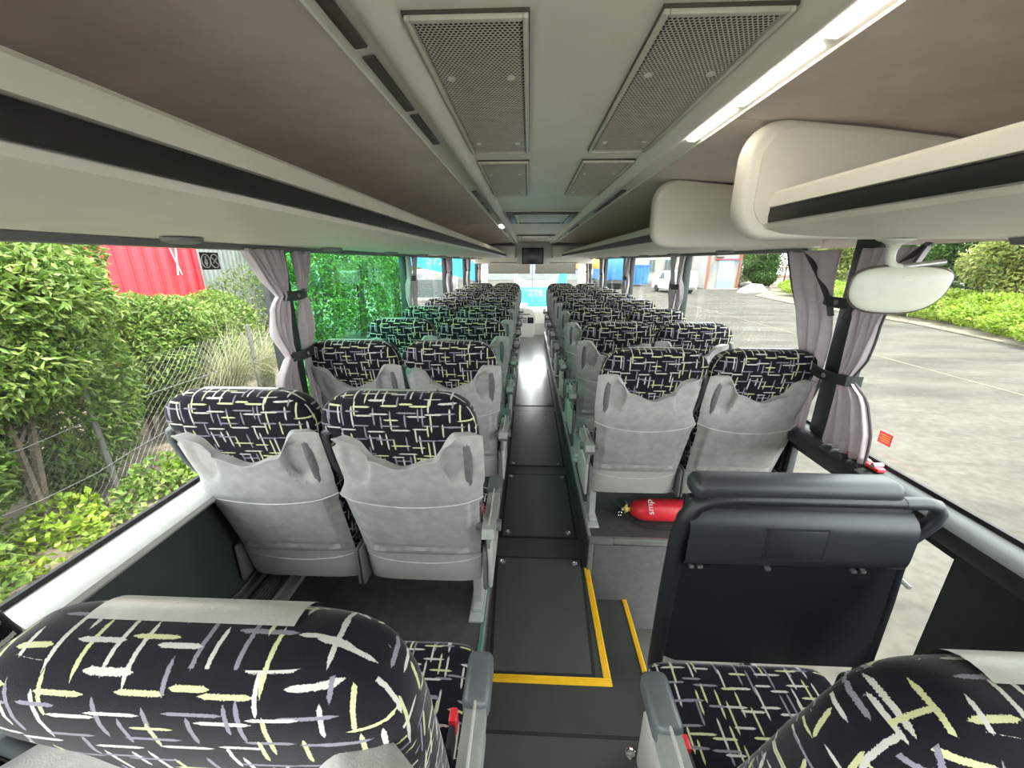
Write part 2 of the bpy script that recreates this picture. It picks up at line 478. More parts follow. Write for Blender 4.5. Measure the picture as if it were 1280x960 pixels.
# seat platforms
P = empty('seat_platform')
struct(P, 'raised dark floor platform under the seats on the shrub side', 'platform')
MB().box(XL, -0.18, YB, 8.6, -0.06, POD).obj('platform_block', M['podium'], P)
MB().box(-0.188, -0.168, YB, 8.6, POD - 0.03, POD + 0.006, 0.003).obj('edge_trim', M['edge_trim'], P)
MB().box(-0.182, -0.174, YB, 8.6, POD + 0.006, POD + 0.008).obj('green_line', M['green_line'], P)
P = empty('seat_platform')
struct(P, 'raised grey floor platform ahead of the stairs on the road side', 'platform')
MB().box(0.37, XR, 1.845, 8.6, -0.66, POD - 0.001).obj('platform_block', M['podium'], P)
MB().box(0.395, XR - 0.02, 1.832, 1.846, -0.6, POD - 0.045, 0.006).obj('stair_facing', M['podium_side'], P)
MB().box(0.362, 0.50, 1.822, 1.85, POD - 0.035, POD + 0.004, 0.004).obj('corner_trim', M['podium_side'], P)
MB().box(0.502, XR - 0.02, 1.824, 1.85, POD - 0.033, POD + 0.003, 0.004).obj('edge_trim', M['edge_trim'], P)
MB().box(0.36, 0.378, 1.85, 8.6, POD - 0.03, POD + 0.005, 0.003).obj('edge_trim', M['edge_trim'], P)
MB().box(0.362, 0.392, 1.826, 1.846, -0.2, POD - 0.036, 0.003).obj('corner_post', M['podium_side'], P)
P = empty('seat_platform')
struct(P, 'raised dark floor platform behind the black barrier', 'platform')
MB().box(0.46, XR, YB, 0.99, -0.66, POD).obj('platform_block', M['podium'], P)
MB().box(0.452, 0.47, YB, 0.99, POD - 0.03, POD + 0.005, 0.003).obj('edge_trim', M['edge_trim'], P)

# side walls below the windows
Wl = empty('wall_left')
struct(Wl, 'dark green grey side panel under the windows facing the shrubs', 'wall')
for i, (a, b) in enumerate(zip([YB] + LPIL, LPIL + [YF])):
    MB().box(XL - 0.05, XL, a + 0.004, b - 0.004, -0.66, SILL - 0.03, 0.003).obj('panel', M['wall_green'], Wl)
MB().box(XL - 0.05, XL + 0.006, YB, YF, SILL - 0.075, SILL - 0.03, 0.004).obj('sill_band', M['black_plastic'], Wl)  # black band running below the sill rail
MB().box(XL - 0.06, XL - 0.03, YB, YF, WTOP, CEIL + 0.06).obj('header', M['beige'], Wl)
Wr = empty('wall_right')
struct(Wr, 'black side panel under the windows facing the road', 'wall')
for a, b in [(YB, 1.03)] + list(zip([1.845] + RPIL[1:], RPIL[1:])) + [(9.62, YF)]:
    MB().box(XR, XR + 0.05, a + 0.002, b - 0.002, -0.66, SILL - 0.03, 0.003).obj('panel', M['wall_black'], Wr)
MB().box(XR + 0.03, XR + 0.06, YB, YF, WTOP, CEIL + 0.06).obj('header', M['beige'], Wr)
# sills
prof = [(XL - 0.05, SILL - 0.03), (XL - 0.05, SILL), (XL + 0.03, SILL + 0.006), (XL + 0.062, SILL), (XL + 0.078, SILL - 0.014), (XL + 0.08, SILL - 0.03), (XL + 0.06, SILL - 0.05), (XL + 0.004, SILL - 0.05)]
struct(MB().prism(prof, YB, YF).obj('trim_4', M['sill']), 'pale rounded window sill along the shrub side', 'window sill')
prof = [(XR + 0.05, SILL - 0.06), (XR + 0.05, SILL), (XR - 0.02, SILL + 0.006), (XR - 0.05, SILL), (XR - 0.068, SILL - 0.02), (XR - 0.07, SILL - 0.05), (XR - 0.05, SILL - 0.085), (XR - 0.004, SILL - 0.09)]
struct(MB().prism(prof, YB, YF).obj('trim_5', M['sill_black']), 'black rounded window sill rail along the road side', 'window sill')
# unseen rear wall, set close, its window enlarged to light the seat backs
Wb = empty('wall_rear')
struct(Wb, 'unseen beige rear wall around a back window enlarged for light', 'wall')
MB().box(XL - 0.05, XR + 0.05, YB - 0.06, YB, -0.66, 1.0).box(XL - 0.05, XR + 0.05, YB - 0.06, YB, 1.98, CEIL + 0.06).obj('panel', M['beige'], Wb)
MB().box(XL - 0.05, XR + 0.05, YB - 0.04, YB - 0.03, 1.0, 1.98).obj('pane', M['glass'], Wb)
# unseen roof box, added above the ceiling to block light
struct(MB().box(XL - 0.06, XR + 0.06, YB - 0.06, 9.6, CEIL + 0.06, CEIL + 0.1).obj('roof', M['white_paint']), 'unseen white roof box added to block light above the ceiling', 'roof')
struct(MB().box(XL - 0.05, XR + 0.05, YB - 0.05, YF + 0.1, -0.72, -0.661).obj('underfloor', M['black_matte']), 'black underfloor of the coach', 'underfloor')

# windows
wn = 0
def window(side, a, b, mat, lab, z0=SILL, z1=WTOP + 0.04):
    global wn
    wn += 1
    x = XL - 0.036 if side < 0 else XR + 0.03
    r = empty('window_%d' % wn, (x, (a + b) / 2, SILL))
    struct(r, lab, 'window')
    h = (b - a) / 2
    MB().box(0, 0.006, -h + 0.01, h - 0.01, z0 - SILL, z1 - SILL).obj('pane', mat, r)
    xf0, xf1 = (0.0065, 0.018) if side < 0 else (-0.012, -0.0005)
    m = MB()
    for (ya, yb, za, zb) in ((-h, h, 0, 0.018), (-h, -h + 0.03, 0.018, z1 - SILL), (h - 0.03, h, 0.018, z1 - SILL)):
        m.box(xf0, xf1, ya, yb, za + 0.004, zb)
    m.obj('rubber_seal', M['black_matte'], r)
    return r
names = ['hindmost', 'second', 'third', 'fourth', 'fifth', 'foremost']
for i, (a, b) in enumerate(zip([YB] + LPIL, LPIL + [9.7])):
    window(-1, a, b, M['glass_green'] if i == 1 else M['glass'],
           ['clear window pane showing the shrubs and the red corrugated box', 'green tinted emergency window pane with lettering', 'clear pane ahead of the green window', 'fourth clear pane from the rear on the shrub side', 'fifth clear pane from the rear on the shrub side', 'narrow cab side pane on the shrub side'][i])
for i, (a, b) in enumerate(zip([YB] + RPIL, RPIL + [9.7])):
    window(1, a, b, M['glass'],
           ['clear window pane behind the ivory mirror facing the road', 'clear pane showing the white van and annex', 'third pane from the rear on the road side', 'fourth pane from the rear on the road side', 'fifth pane from the rear on the road side', 'narrow cab side pane on the road side'][i])
# side door under the sill rail
D = empty('door_1', (XR + 0.01, 1.42, -0.62))
struct(D, 'glazed lower half of the side door at the foot of the stairs', 'door')
m = MB()
for ya, yb in ((-0.425, -0.385), (0.385, 0.425)): m.box(0, 0.035, ya, yb, 0.0, 1.53, 0.004)
m.box(0, 0.035, -0.385, 0.385, 0.0, 0.07, 0.004).box(0, 0.035, -0.385, 0.385, 1.45, 1.53, 0.004)
m.obj('door_frame', M['black_plastic'], D)
MB().box(0.012, 0.018, -0.385, 0.385, 0.07, 1.45).obj('pane', M['glass'], D)
MB().tube([(-0.03, -0.33, 1.28), (-0.045, -0.2, 1.3), (-0.045, 0.05, 1.34), (-0.02, 0.2, 1.36)], 0.008, 8).obj('pull_bar', M['steel'], D)

# glazed front door, added so daylight reaches the floor by the dashboard
D = empty('door_2', (XR + 0.01, 9.16, -0.62))
struct(D, 'added glazed front door letting daylight in beside the dashboard', 'door')
m = MB()
for ya, yb in ((-0.455, -0.415), (0.415, 0.455)): m.box(0, 0.035, ya, yb, 0.0, 1.53, 0.004)
m.box(0, 0.035, -0.415, 0.415, 0.0, 0.07, 0.004).box(0, 0.035, -0.415, 0.415, 1.45, 1.53, 0.004)
m.obj('door_frame', M['black_plastic'], D)
MB().box(0.012, 0.018, -0.415, 0.415, 0.07, 1.45).obj('pane', M['glass'], D)

# pillars
def pillar(side, y):
    m = MB()
    x0, x1 = (XL - 0.03, XL + 0.035) if side < 0 else (XR - 0.035, XR + 0.029)
    m.box(x0, x1, y - 0.062, y + 0.062, SILL + 0.004, WTOP + 0.06, 0.014)
    return m.obj('pillar', M['pillar'])
ords = ['first', 'second', 'third', 'fourth', 'fifth']
for i, y in enumerate(LPIL): struct(pillar(-1, y), 'black window pillar, %s from the rear on the shrub side' % ords[i], 'pillar')
for i, y in enumerate(RPIL): struct(pillar(1, y), 'black window pillar, %s from the rear on the road side' % ords[i], 'pillar')

# ceiling
CE = empty('ceiling')
struct(CE, 'beige moulded ceiling with rounded side mouldings', 'ceiling')
half = [(0.0, .36), (0.292, .36), (0.297, .353), (0.303, .340), (0.313, .330), (0.326, .326), (0.339, .330), (0.348, .342), (0.355, .346), (0.407, .340), (0.4095, .336)]
pr = [(CX - s, CAMZ + z) for s, z in reversed(half)] + [(CX + s, CAMZ + z) for s, z in half[1:]]
m = MB()
def strip(m, pr, y0, y1, dz=0.006):
    n = len(pr)
    m.add([(x, y0, z) for x, z in pr] + [(x, y1, z) for x, z in pr] + [(x, y0, z + dz) for x, z in pr] + [(x, y1, z + dz) for x, z in pr],
          [(i, i + 1, n + i + 1, n + i) for i in range(n - 1)] + [(2 * n + i, 3 * n + i, 3 * n + i + 1, 2 * n + i + 1) for i in range(n - 1)]
          + [(0, n, 3 * n, 2 * n), (n - 1, 3 * n - 1, 4 * n - 1, 2 * n - 1)]
          + [(i, 2 * n + i, 2 * n + i + 1, i + 1) for i in range(n - 1)] + [(n + i, n + i + 1, 3 * n + i + 1, 3 * n + i) for i in range(n - 1)])
    return m
strip(m, pr, YB, 8.35).obj('centre_panel', M['ceiling'], CE, ang=50)
lin = [(0.412, .341), (0.55, .336), (0.75, .325), (0.95, .30), (1.06, .27), (1.15, .23), (1.205, .17), (1.22, .055)]
for sd in (-1, 1):
    cuts = [YB, 0.15, 2.03, 3.9, 5.7, 7.6] if sd < 0 else [YB, 1.14, 2.05, 3.9, 5.7, 7.6]
    for a, b in zip(cuts[:-1], cuts[1:]):
        q = [(CX + sd * s, CAMZ + z) for s, z in lin]
        strip(MB(), q, a + 0.0015, b - 0.0015).obj('lining_panel', M['rack_felt'], CE, ang=60)

# perforated air return grilles
def perforated(w, l, p, r):
    """hexagonally staggered holes in a thin sheet"""
    vs = []; fs = []
    nx = int(w / p); ny = int(l / (p * 0.866))
    px = w / nx; py = l / ny
    hx = [math.cos(PI / 6 + k * PI / 3) for k in range(6)]; hy = [math.sin(PI / 6 + k * PI / 3) for k in range(6)]
    R = px / math.sqrt(3) * 1.0
    for j in range(ny):
        for i in range(nx):
            cx = (i + 0.5 + (0.25 if j % 2 else -0.25)) * px; cy = (j + 0.5) * py
            if cx - px / 2 < -1e-6 or cx + px / 2 > w + 1e-6: continue
            n = len(vs)
            for k in range(6): vs.append((cx + hx[k] * R, cy + hy[k] * R * py / (px * 0.866), 0))
            for k in range(6): vs.append((cx + hx[k] * r, cy + hy[k] * r, 0))
            for k in range(6): vs.append((cx + hx[k] * r * 0.94, cy + hy[k] * r * 0.94, 0.0006))
            for k in range(6):
                k2 = (k + 1) % 6
                fs.append((n + k, n + k2, n + 6 + k2, n + 6 + k)); fs.append((n + 6 + k, n + 6 + k2, n + 12 + k2, n + 12 + k))
    return MB().add(vs, fs)
sheet_long = perforated(0.174, 0.752, 0.0078, 0.0034).mesh('perforated_sheet', M['grille'], smooth=False)
sheet_short = perforated(0.174, 0.74, 0.0085, 0.0037).mesh('perforated_sheet_front', M['grille'], smooth=False)
for sd, word in ((-1, 'shrub side'), (1, 'lit strip side')):
    for (a, b, sh, wd) in ((0.715, 1.484, sheet_long, 'rear'), (1.61, 2.37, sheet_short, 'front')):
        x0 = CX - 0.29 if sd < 0 else CX + 0.10
        z = CEIL - 0.0092
        g = empty('air_grille', (x0, a, z))
        tag(g, '%s perforated metal ceiling grille on the %s of the ceiling' % (wd, word), 'grille', 'perforated grilles in the ceiling')
        o = link('perforated_sheet', sh, g); o.location = (0.008, 0.008, 0.0)
        MB().box(0.004, 0.186, 0.004, b - a - 0.004, 0.0055, 0.0085).obj('dark_backing', M['backing'], g)
        w, l = 0.19, b - a
        m = MB()
        for (xa, xb, ya, yb) in ((0, 0.009, 0, l), (w - 0.009, w, 0, l), (0.009, w - 0.009, 0, 0.009), (0.009, w - 0.009, l - 0.009, l)):
            m.box(xa, xb, ya, yb, -0.003, 0.009, 0.002)
        m.obj('rim', M['grille'], g)
        m = MB()
        for (xa, xb, ya, yb) in ((-0.002, 0, -0.002, l + 0.002), (w, w + 0.002, -0.002, l + 0.002), (0, w, -0.002, 0), (0, w, l, l + 0.002)):
            m.box(xa, xb, ya, yb, 0.004, 0.0095)
        m.obj('gasket', M['slot'], g)
        for (px, py) in ((0.035, 0.2), (0.155, 0.2), (0.035, l - 0.12), (0.155, l - 0.12)):
            MB().lathe([(0.008, 0.0), (0.008, -0.003), (0.004, -0.0045)], 12, Matrix.Translation((px, py, 0))).obj('screw', M['beige_light'], g)

# roof hatches
for (a, b, lab) in ((3.13, 3.9, 'framed roof hatch just ahead of the perforated grilles'), (5.7, 6.4, 'framed roof hatch nearer the monitor')):
    h = empty('roof_hatch', (CX, (a + b) / 2, CEIL))
    tag(h, lab, 'roof hatch', 'roof hatches')
    w, l = 0.27, (b - a) / 2
    m = MB()
    for (xa, xb, ya, yb) in ((-w, -w + 0.05, -l, l), (w - 0.05, w, -l, l), (-w + 0.05, w - 0.05, -l, -l + 0.05), (-w + 0.05, w - 0.05, l - 0.05, l)):
        m.box(xa, xb, ya, yb, -0.022, 0.0, 0.006)
    m.obj('frame', M['slot'], h)
    MB().box(-w - 0.04, w + 0.04, -l - 0.05, l + 0.05, -0.006, -0.001, 0.002).obj('flange', M['ceiling'], h)
    MB().box(-w + 0.055, w - 0.055, -l + 0.055, l - 0.055, -0.017, -0.007, 0.003).obj('panel', M['beige_light'], h)
    for sx in (-1, 1):
        MB().tube([(sx * (w - 0.075), -l * 0.75, -0.02), (sx * (w - 0.075), l * 0.75, -0.02)], 0.009, 8).obj('handle', M['beige_light'], h)

# strip lamps in the ceiling mouldings
for sd in (-1, 1):
    for gi, g0 in enumerate((0.40, 2.15, 4.05, 5.95)):
        t = empty('strip_lamp', (CX + sd * 0.379, g0, CAMZ + 0.3415))
        lit_all = sd > 0 and gi == 0
        lab = {(1, 0): 'lit strip lamp of three white lenses above the open rack', (-1, 2): 'strip lamp with its first lens lit beside the roof hatch'}.get((sd, gi),
               'unlit smoked strip lamp, %s from the rear on the %s side' % (ords[gi], 'shrub' if sd < 0 else 'road'))
        tag(t, lab, 'lamp', 'strip lamps in the ceiling')
        for li, (a, b) in enumerate(((0.0, 0.37), (0.40, 0.65), (0.68, 0.92))):
            on = lit_all or (sd < 0 and gi == 2 and li == 0)
            o = MB().box(-0.0115, 0.0115, a, b, -0.004, 0.002, 0.0045).obj('lens', M['lamp_on'] if on else M['slot'], t)
            o.rotation_euler = (0, sd * 0.11, 0)

# luggage racks
def rack(y0, y1, sd, label, end_front=False, end_rear=False):
    r = empty('luggage_rack', (CX + sd * 0.85, y0, CAMZ + 0.06))
    tag(r, label, 'luggage rack', 'overhead luggage racks')
    ox, oy, oz = r.location
    def loc(m):
        m.v = [(x - ox, y - oy, z - oz) for x, y, z in m.v]; return m
    top = [(1.21, .098), (.60, .098), (.567, .108), (.556, .163), (.548, .172), (.537, .172), (.529, .164), (.526, .134)]
    bot = [(.526, .094), (.520, .092), (.527, .083), (.57, .071), (.66, .064), (.80, .060), (1.08, .060), (1.21, .064)]
    mk = lambda L: [(CX + sd * s, CAMZ + z) for s, z in L]
    back = [(1.165, .080), (.64, .082), (.548, .10), (.540, .134)]
    body = mk(top) + mk([(.538, .132), (.538, .096)]) + mk(bot)
    loc(MB().prism(body, y0, y1)).obj('shelf', M['beige'], r, ang=30)
    band = mk([(.5365, .1315), (.530, .131), (.528, .114), (.530, .0965), (.5365, .0965)])
    loc(MB().prism(band, y0, y1)).obj('black_band', M['band'], r)
    ch = mk([(.526, .0965), (.5195, .0935), (.5225, .0905), (.527, .0925)])
    loc(MB().prism(ch, y0, y1)).obj('bright_edge', M['steel'], r)
    # header strip and curtain track beneath, next to the glass
    tr = mk([(1.15, .0595), (1.16, .042), (1.195, .040), (1.21, .0595)])
    loc(MB().prism(tr, y0, y1)).obj('curtain_track', M['bracket'], r)
    y = y0 + 0.35
    while y < y1 - 0.3:
        loc(MB().lathe([(0.045, -.003), (0.043, -.012), (0.025, -.018)], 20, Matrix.Translation((CX + sd * 0.98, y, CAMZ + 0.0605)))).obj('air_nozzle', M['bracket'], r)
        y += 0.78
    def cap(ya, yb):
        R = 0.085
        pts = []
        s0, s1, z0, z1 = 0.452, 1.205, 0.058, 0.338
        for k in range(9):
            a = PI / 2 + PI / 2 * k / 8; pts.append((s0 + R + R * math.cos(a), z1 - R + R * math.sin(a) - 0.0))
        for k in range(9):
            a = PI + PI / 2 * k / 8; pts.append((s0 + R + R * math.cos(a), z0 + R + R * math.sin(a)))
        pts += [(s1, z0), (s1, 0.15), (1.15, 0.215), (1.05, 0.265), (0.95, 0.293), (0.75, 0.318)]
        cs, cz = 0.8, 0.19
        def ring(k, y): return [(CX + sd * (cs + (s - cs) * k), y, CAMZ + cz + (z - cz) * (1 - (1 - k) * 2.0)) for s, z in pts]
        n = len(pts); yy = [ya, ya + 0.006, ya + 0.022, yb - 0.022, yb - 0.006, yb]; kk = [0.955, 0.985, 1, 1, 0.985, 0.955]
        vs = []; fs = []
        for k, y in zip(kk, yy): vs += ring(k, y)
        for j in range(5):
            for i in range(n): fs.append((j * n + i, j * n + (i + 1) % n, (j + 1) * n + (i + 1) % n, (j + 1) * n + i))
        fs += [tuple(reversed(range(n))), tuple(range(5 * n, 6 * n))]
        loc(MB().add(vs, fs)).obj('end_cap', M['beige'], r, ang=60)
        if ya > y0 + 0.1:       # flat liner inside the open end
            q = [(CX + sd * (cs + (s - cs) * 0.90), CAMZ + cz + (z - cz) * 0.84) for s, z in pts]
            loc(MB().prism(q, ya - 0.004, ya + 0.002)).obj('end_liner', M['beige'], r)
    if end_front: cap(y1, y1 + 0.065)
    if end_rear: cap(y0 - 0.075, y0)
    return r
rack(YB, 7.7, -1, 'long beige overhead luggage rack above the shrub side windows')
rack(YB, 1.12, 1, 'short beige overhead rack ending in a rounded cap above the mirror', end_front=True)
rack(1.93, 7.7, 1, 'beige overhead rack starting with a closed rounded end past the door', end_rear=True)

# front header with its monitor housing
H = empty('wall_front', (CX, 8.0, CAMZ))
struct(H, 'beige front header across the coach above the cab', 'wall')
MB().box(-HWID, HWID, 0.35, 0.75, -0.045, 0.42, 0.03).obj('header_beam', M['beige'], H)
MB().prism([(-0.36, 0.40), (-0.40, 0.08), (-0.30, -0.05), (0.30, -0.05), (0.40, 0.08), (0.36, 0.40)], 0.04, 0.36).obj('monitor_housing', M['beige_light'], H)
for sd in (-1, 1):
    MB().box(sd * 0.75 - 0.40, sd * 0.75 + 0.40, -0.3, 0.36, 0.06, 0.30, 0.05).obj('rack_end', M['beige'], H)
    MB().box(sd * 0.62 - 0.28, sd * 0.62 + 0.28, 0.34, 0.352, -0.03, -0.012).obj('vent_slit', M['bracket'], H)
    MB().box(sd * 0.335 - 0.025, sd * 0.335 + 0.025, 0.09, 0.105, 0.06, 0.17, 0.006).obj('speaker_grille', M['black_plastic'], H)
T = empty('monitor', (CX - 0.02, 7.73, CAMZ - 0.05))
tag(T, 'boxy black television monitor hung in the front header above the aisle', 'monitor')
MB().box(-0.205, 0.205, -0.02, 0.30, 0.0, 0.30, 0.02).obj('casing', M['black_plastic'], T)
MB().grid(lambda u, v: ((u - .5) * 0.35, -0.021 - 0.012 * math.sin(PI * u) * math.sin(PI * v), 0.035 + v * 0.235), 12, 10).obj('screen', M['screen'], T)

# cab: windscreen, blinds, dashboard, front pillars
wn += 1
V = empty('window_%d' % wn, (CX, YF, 0.0)); struct(V, 'wide windscreen at the front of the coach', 'window')
MB().grid(lambda u, v: ((u - .5) * 2 * HWID, 0.12 * math.cos(PI * (u - .5)) - 0.25 * v, 0.45 + 1.65 * v), 16, 8).grid(lambda u, v: ((u - .5) * 2 * HWID, 0.006 + 0.12 * math.cos(PI * (u - .5)) - 0.25 * v, 0.45 + 1.65 * v), 16, 8).obj('pane', M['glass_front'], V)
MB().box(-0.012, 0.012, 0.03, 0.05, 0.5, 1.9).obj('mullion', M['bracket'], V)
MB().box(-HWID - 0.05, HWID + 0.05, -0.1, 0.1, -0.66, 0.45).obj('nose_panel', M['beige'], V)
for sd in (-1, 1):
    MB().prism([(sd * (HWID - 0.09), 9.55 - YF), (sd * (HWID + 0.05), 9.55 - YF), (sd * (HWID + 0.05), 0.03), (sd * (HWID - 0.09), -0.02)], 0.4, 2.1, 'Z').obj('front_pillar', M['beige'], V)
for (x0, x1, w) in ((-0.98, 0.03, 'driver side'), (0.16, 1.13, 'door side')):
    b = empty('roller_blind', ((x0 + x1) / 2, 9.72, 1.44)); h = (x1 - x0) / 2
    tag(b, 'grey roller blind half drawn over the windscreen on the %s' % w, 'blind', 'windscreen blinds')
    MB().box(-h, h, -0.004, 0.004, 0.012, 0.52).obj('cloth', M['blind'], b)
    MB().box(-h, h, -0.009, 0.009, 0.0, 0.018, 0.004).obj('bottom_bar', M['bracket'], b)
    MB().tube([(-h, 0, 0.54), (h, 0, 0.54)], 0.03, 10).obj('roller', M['bracket'], b)
DB = empty('dashboard', (CX, 9.3, 0)); tag(DB, 'pale beige dashboard with control console across the cab', 'dashboard')
MB().prism([(0.0, 0.30), (0.05, 0.58), (0.25, 0.66), (0.68, 0.62), (0.68, 0.0), (0.12, 0.0)], -HWID + 0.03, HWID - 0.03, 'X').obj('fascia', M['beige_light'], DB, ang=25)
c = MB().prism([(-0.31, 0.0), (0.03, 0.0), (0.075, 0.10), (0.085, 0.45), (0.06, 0.58), (0.0, 0.655), (-0.12, 0.685), (-0.31, 0.69)], -0.20, 0.2).obj('console', M['beige_light'], DB)
MB().box(-0.11, 0.035, -0.21, -0.199, 0.33, 0.47, 0.004).obj('display', M['black_plastic'], c)
for i in range(3): MB().box(-0.22, -0.13, -0.208, -0.199, 0.345 + i * 0.045, 0.37 + i * 0.045, 0.004).obj('button', M['bracket'], c)
MB().box(-0.22, -0.05, -0.208, -0.199, 0.53, 0.55, 0.004).obj('vent_slot', M['black_plastic'], c)
sw = MB().tube([(-0.62 + 0.22 * math.cos(2 * PI * k / 24), -0.12 + 0.07 * math.sin(2 * PI * k / 24), 0.80 + 0.2 * math.sin(2 * PI * k / 24)) for k in range(25)], 0.014, 8, cap=False)
sw.tube([(-0.62, -0.12, 0.8), (-0.62, 0.05, 0.6)], 0.03, 10).tube([(-0.83, -0.12, 0.8), (-0.41, -0.12, 0.8)], 0.015, 8)
sw.obj('steering_wheel', M['black_plastic'], DB)

# heating duct along the wall on the shrub side
HD = empty('heating_duct', (XL, 0, POD)); tag(HD, 'floor heating duct with metal rails and slatted grille along the green grey wall', 'heating duct')
hz = 0.243
MB().box(0.0, 0.215, YB, 8.3, 0, hz - 0.012).obj('duct_body', M['black_plastic'], HD)
for (a, b) in ((0.004, 0.044), (0.165, 0.215)):
    m = MB().box(a, b, YB, 8.3, hz - 0.012, hz + 0.004, 0.002).box(a, a + 0.006, YB, 8.3, hz + 0.004, hz + 0.012).box(b - 0.006, b, YB, 8.3, hz + 0.004, hz + 0.012)
    m.obj('rail', M['steel'], HD)
for k in range(7):
    x = 0.068 + k * 0.0135
    MB().box(x, x + 0.006, YB, 8.3, hz - 0.012, hz - 0.001).obj('slat', M['bracket'], HD)
y = YB + 0.3
while y < 8.2:
    MB().box(0.047, 0.163, y, y + 0.02, hz - 0.012, hz + 0.001).obj('cross_bar', M['black_plastic'], HD)
    y += 0.42
# ------------------------------------------------------------------ coach seats
def lerp(tab, z):
    if z <= tab[0][0]: return tab[0][1]
    for (a, va), (b, vb) in zip(tab[:-1], tab[1:]):
        if z <= b:
            t = (z - a) / (b - a); t = t * t * (3 - 2 * t) if False else t
            return va + (vb - va) * t
    return tab[-1][1]
def sm(a, b, x):
    t = max(0.0, min(1.0, (x - a) / (b - a))); return t * t * (3 - 2 * t)
HT = 1.125
T_W = [(0.28, .222), (0.40, .224), (0.55, .229), (0.70, .235), (0.85, .241), (0.95, .243), (1.0, .243), (1.03, .240), (1.06, .233), (1.08, .223), (1.10, .208), (HT, .188)]
T_YR = [(0.28, .205), (0.42, .185), (0.55, .150), (0.70, .105), (0.80, .074), (0.90, .044), (1.0, .018), (1.06, .010), (HT, .012)]
T_TH = [(0.28, .10), (0.45, .125), (0.65, .125), (0.85, .125), (0.95, .125), (1.06, .115), (HT, .11)]
TOPR = 0.046
def seat_half(z, side):
    """half width; the window side (side<0) is waisted where the grab handle stands off"""
    w = lerp(T_W, z)
    if side < 0: w -= 0.054 * sm(0.71, 0.83, z) * (1 - sm(0.975, 1.01, z))
    return w
def ring_pt(th, z, off=0.0, inset=0.0):
    """point on the backrest outline; th = 0 at the window side, 90 deg at the rear"""
    c, s_ = math.cos(th), math.sin(th)
    n = 4.2
    side = -1 if c > 0 else 1
    W_ = seat_half(z, side) + off - inset
    T2 = lerp(T_TH, z) / 2 + off - inset
    x = -math.copysign(abs(c) ** (2 / n), c) * W_
    y = -math.copysign(abs(s_) ** (2 / n), s_) * T2
    yc = lerp(T_YR, z) + lerp(T_TH, z) / 2
    return (x, yc + y, z)
def back_cushion():
    m = MB(); NR = 44
    lev = [(0.46 + 0.026 * i, 0.0) for i in range(26)]
    zt = HT - TOPR
    lev = [l for l in lev if l[0] < zt - 0.01] + [(zt + TOPR * math.sin(a), TOPR * (1 - math.cos(a))) for a in [PI / 2 * k / 7 for k in range(8)]]
    lev[-1] = (HT, TOPR * 0.99)
    vs = []; fs = []
    for z, ins in lev:
        for k in range(NR): vs.append(ring_pt(2 * PI * k / NR, z, 0.0, ins))
    for j in range(len(lev) - 1):
        for k in range(NR):
            k2 = (k + 1) % NR; fs.append((j * NR + k, j * NR + k2, (j + 1) * NR + k2, (j + 1) * NR + k))
    c = len(vs); L = (len(lev) - 1) * NR
    cen = [sum(vs[L + k][i] for k in range(NR)) / NR for i in range(3)]
    vs.append((cen[0], cen[1], HT + 0.002))
    for k in range(NR): fs.append((L + k, L + (k + 1) % NR, c))
    fs.append(tuple(reversed(range(NR))))
    return m.add(vs, fs)
def shell_top(u):
    """upper edge of the grey back shell; u = -1 window side .. 1 aisle side"""
    a = abs(u)
    z = 0.882 + 0.035 * sm(0.0, 0.42, a) + 0.098 * sm(0.40, 0.74, a) - 0.02 * sm(0.90, 1.02, a)
    if u < 0: z -= 0.058 * sm(0.60, 0.95, a)
    return z
def shell_off(u, z):
    o = 0.013
    # raised centre panel with a soft border, and a bead above the lower cover
    inx = 1 - sm(0.74, 0.82, abs(u)); inz = sm(0.475, 0.50, z) * (1 - sm(0.71, 0.76, z))
    o += 0.012 * inx * inz
    o += 0.014 * math.exp(-((z - 0.462) / 0.012) ** 2) * (1 - sm(0.70, 0.86, abs(u)))
    # upper field swells and carries a scooped pocket at each ear
    o += 0.017 * sm(0.71, 0.75, z)
    for cu, s in ((0.66, 1), (-0.62, -1)):
        du = (u - cu) / 0.20; dz = (z - 0.905) / 0.086
        d = math.sqrt(du * du + dz * dz)
        o -= (0.026 if s > 0 else 0.012) * (1 - sm(0.72, 1.0, d))
    o += 0.008 * sm(0.86, 0.93, u) * sm(0.80, 0.84, z)
    return max(o, 0.003)
def uv_theta(u):
    return PI / 2 + u * (PI / 2 + 0.32)
def shell_xn(th):
    c = math.cos(th); return -math.copysign(abs(c) ** (2 / 4.2), c)
def shell_part(zlo, zhi_fn, nu, nv, offf, base):
    us = []
    for i in range(nu):
        th = PI / 2 + (2 * i / (nu - 1) - 1) * (PI / 2 - 0.50)
        us.append(th)
    # resample evenly along the outline
    import bisect
    fine = [PI / 2 + (2 * i / 400 - 1) * (PI / 2 - 0.50) for i in range(401)]
    pts = [Vector(ring_pt(t, 0.6)) for t in fine]
    acc = [0]
    for a, b in zip(pts[:-1], pts[1:]): acc.append(acc[-1] + (b - a).length)
    us = []
    for i in range(nu):
        d = acc[-1] * i / (nu - 1); k = min(bisect.bisect_left(acc, d), 400); us.append(fine[k])
    def row(j, extra=0.0, inner=False):
        out = []
        for th in us:
            u = shell_xn(th)
            if math.sin(th) < 0: u = math.copysign(1.0, u)
            zt = zhi_fn(u)
            z = zlo + (zt - zlo) * (j / (nv - 1))
            out.append(ring_pt(th, z, -0.004 if inner else offf(u, z)))
        return out
    vs = []; fs = []
    rows = [row(0, inner=True)] + [row(j) for j in range(nv)] + [row(nv - 1, inner=True)]
    for r in rows: vs += r
    for j in range(len(rows) - 1):
        for i in range(nu - 1): fs.append((j * nu + i, j * nu + i + 1, (j + 1) * nu + i + 1, (j + 1) * nu + i))
    return MB().add(vs, fs), us
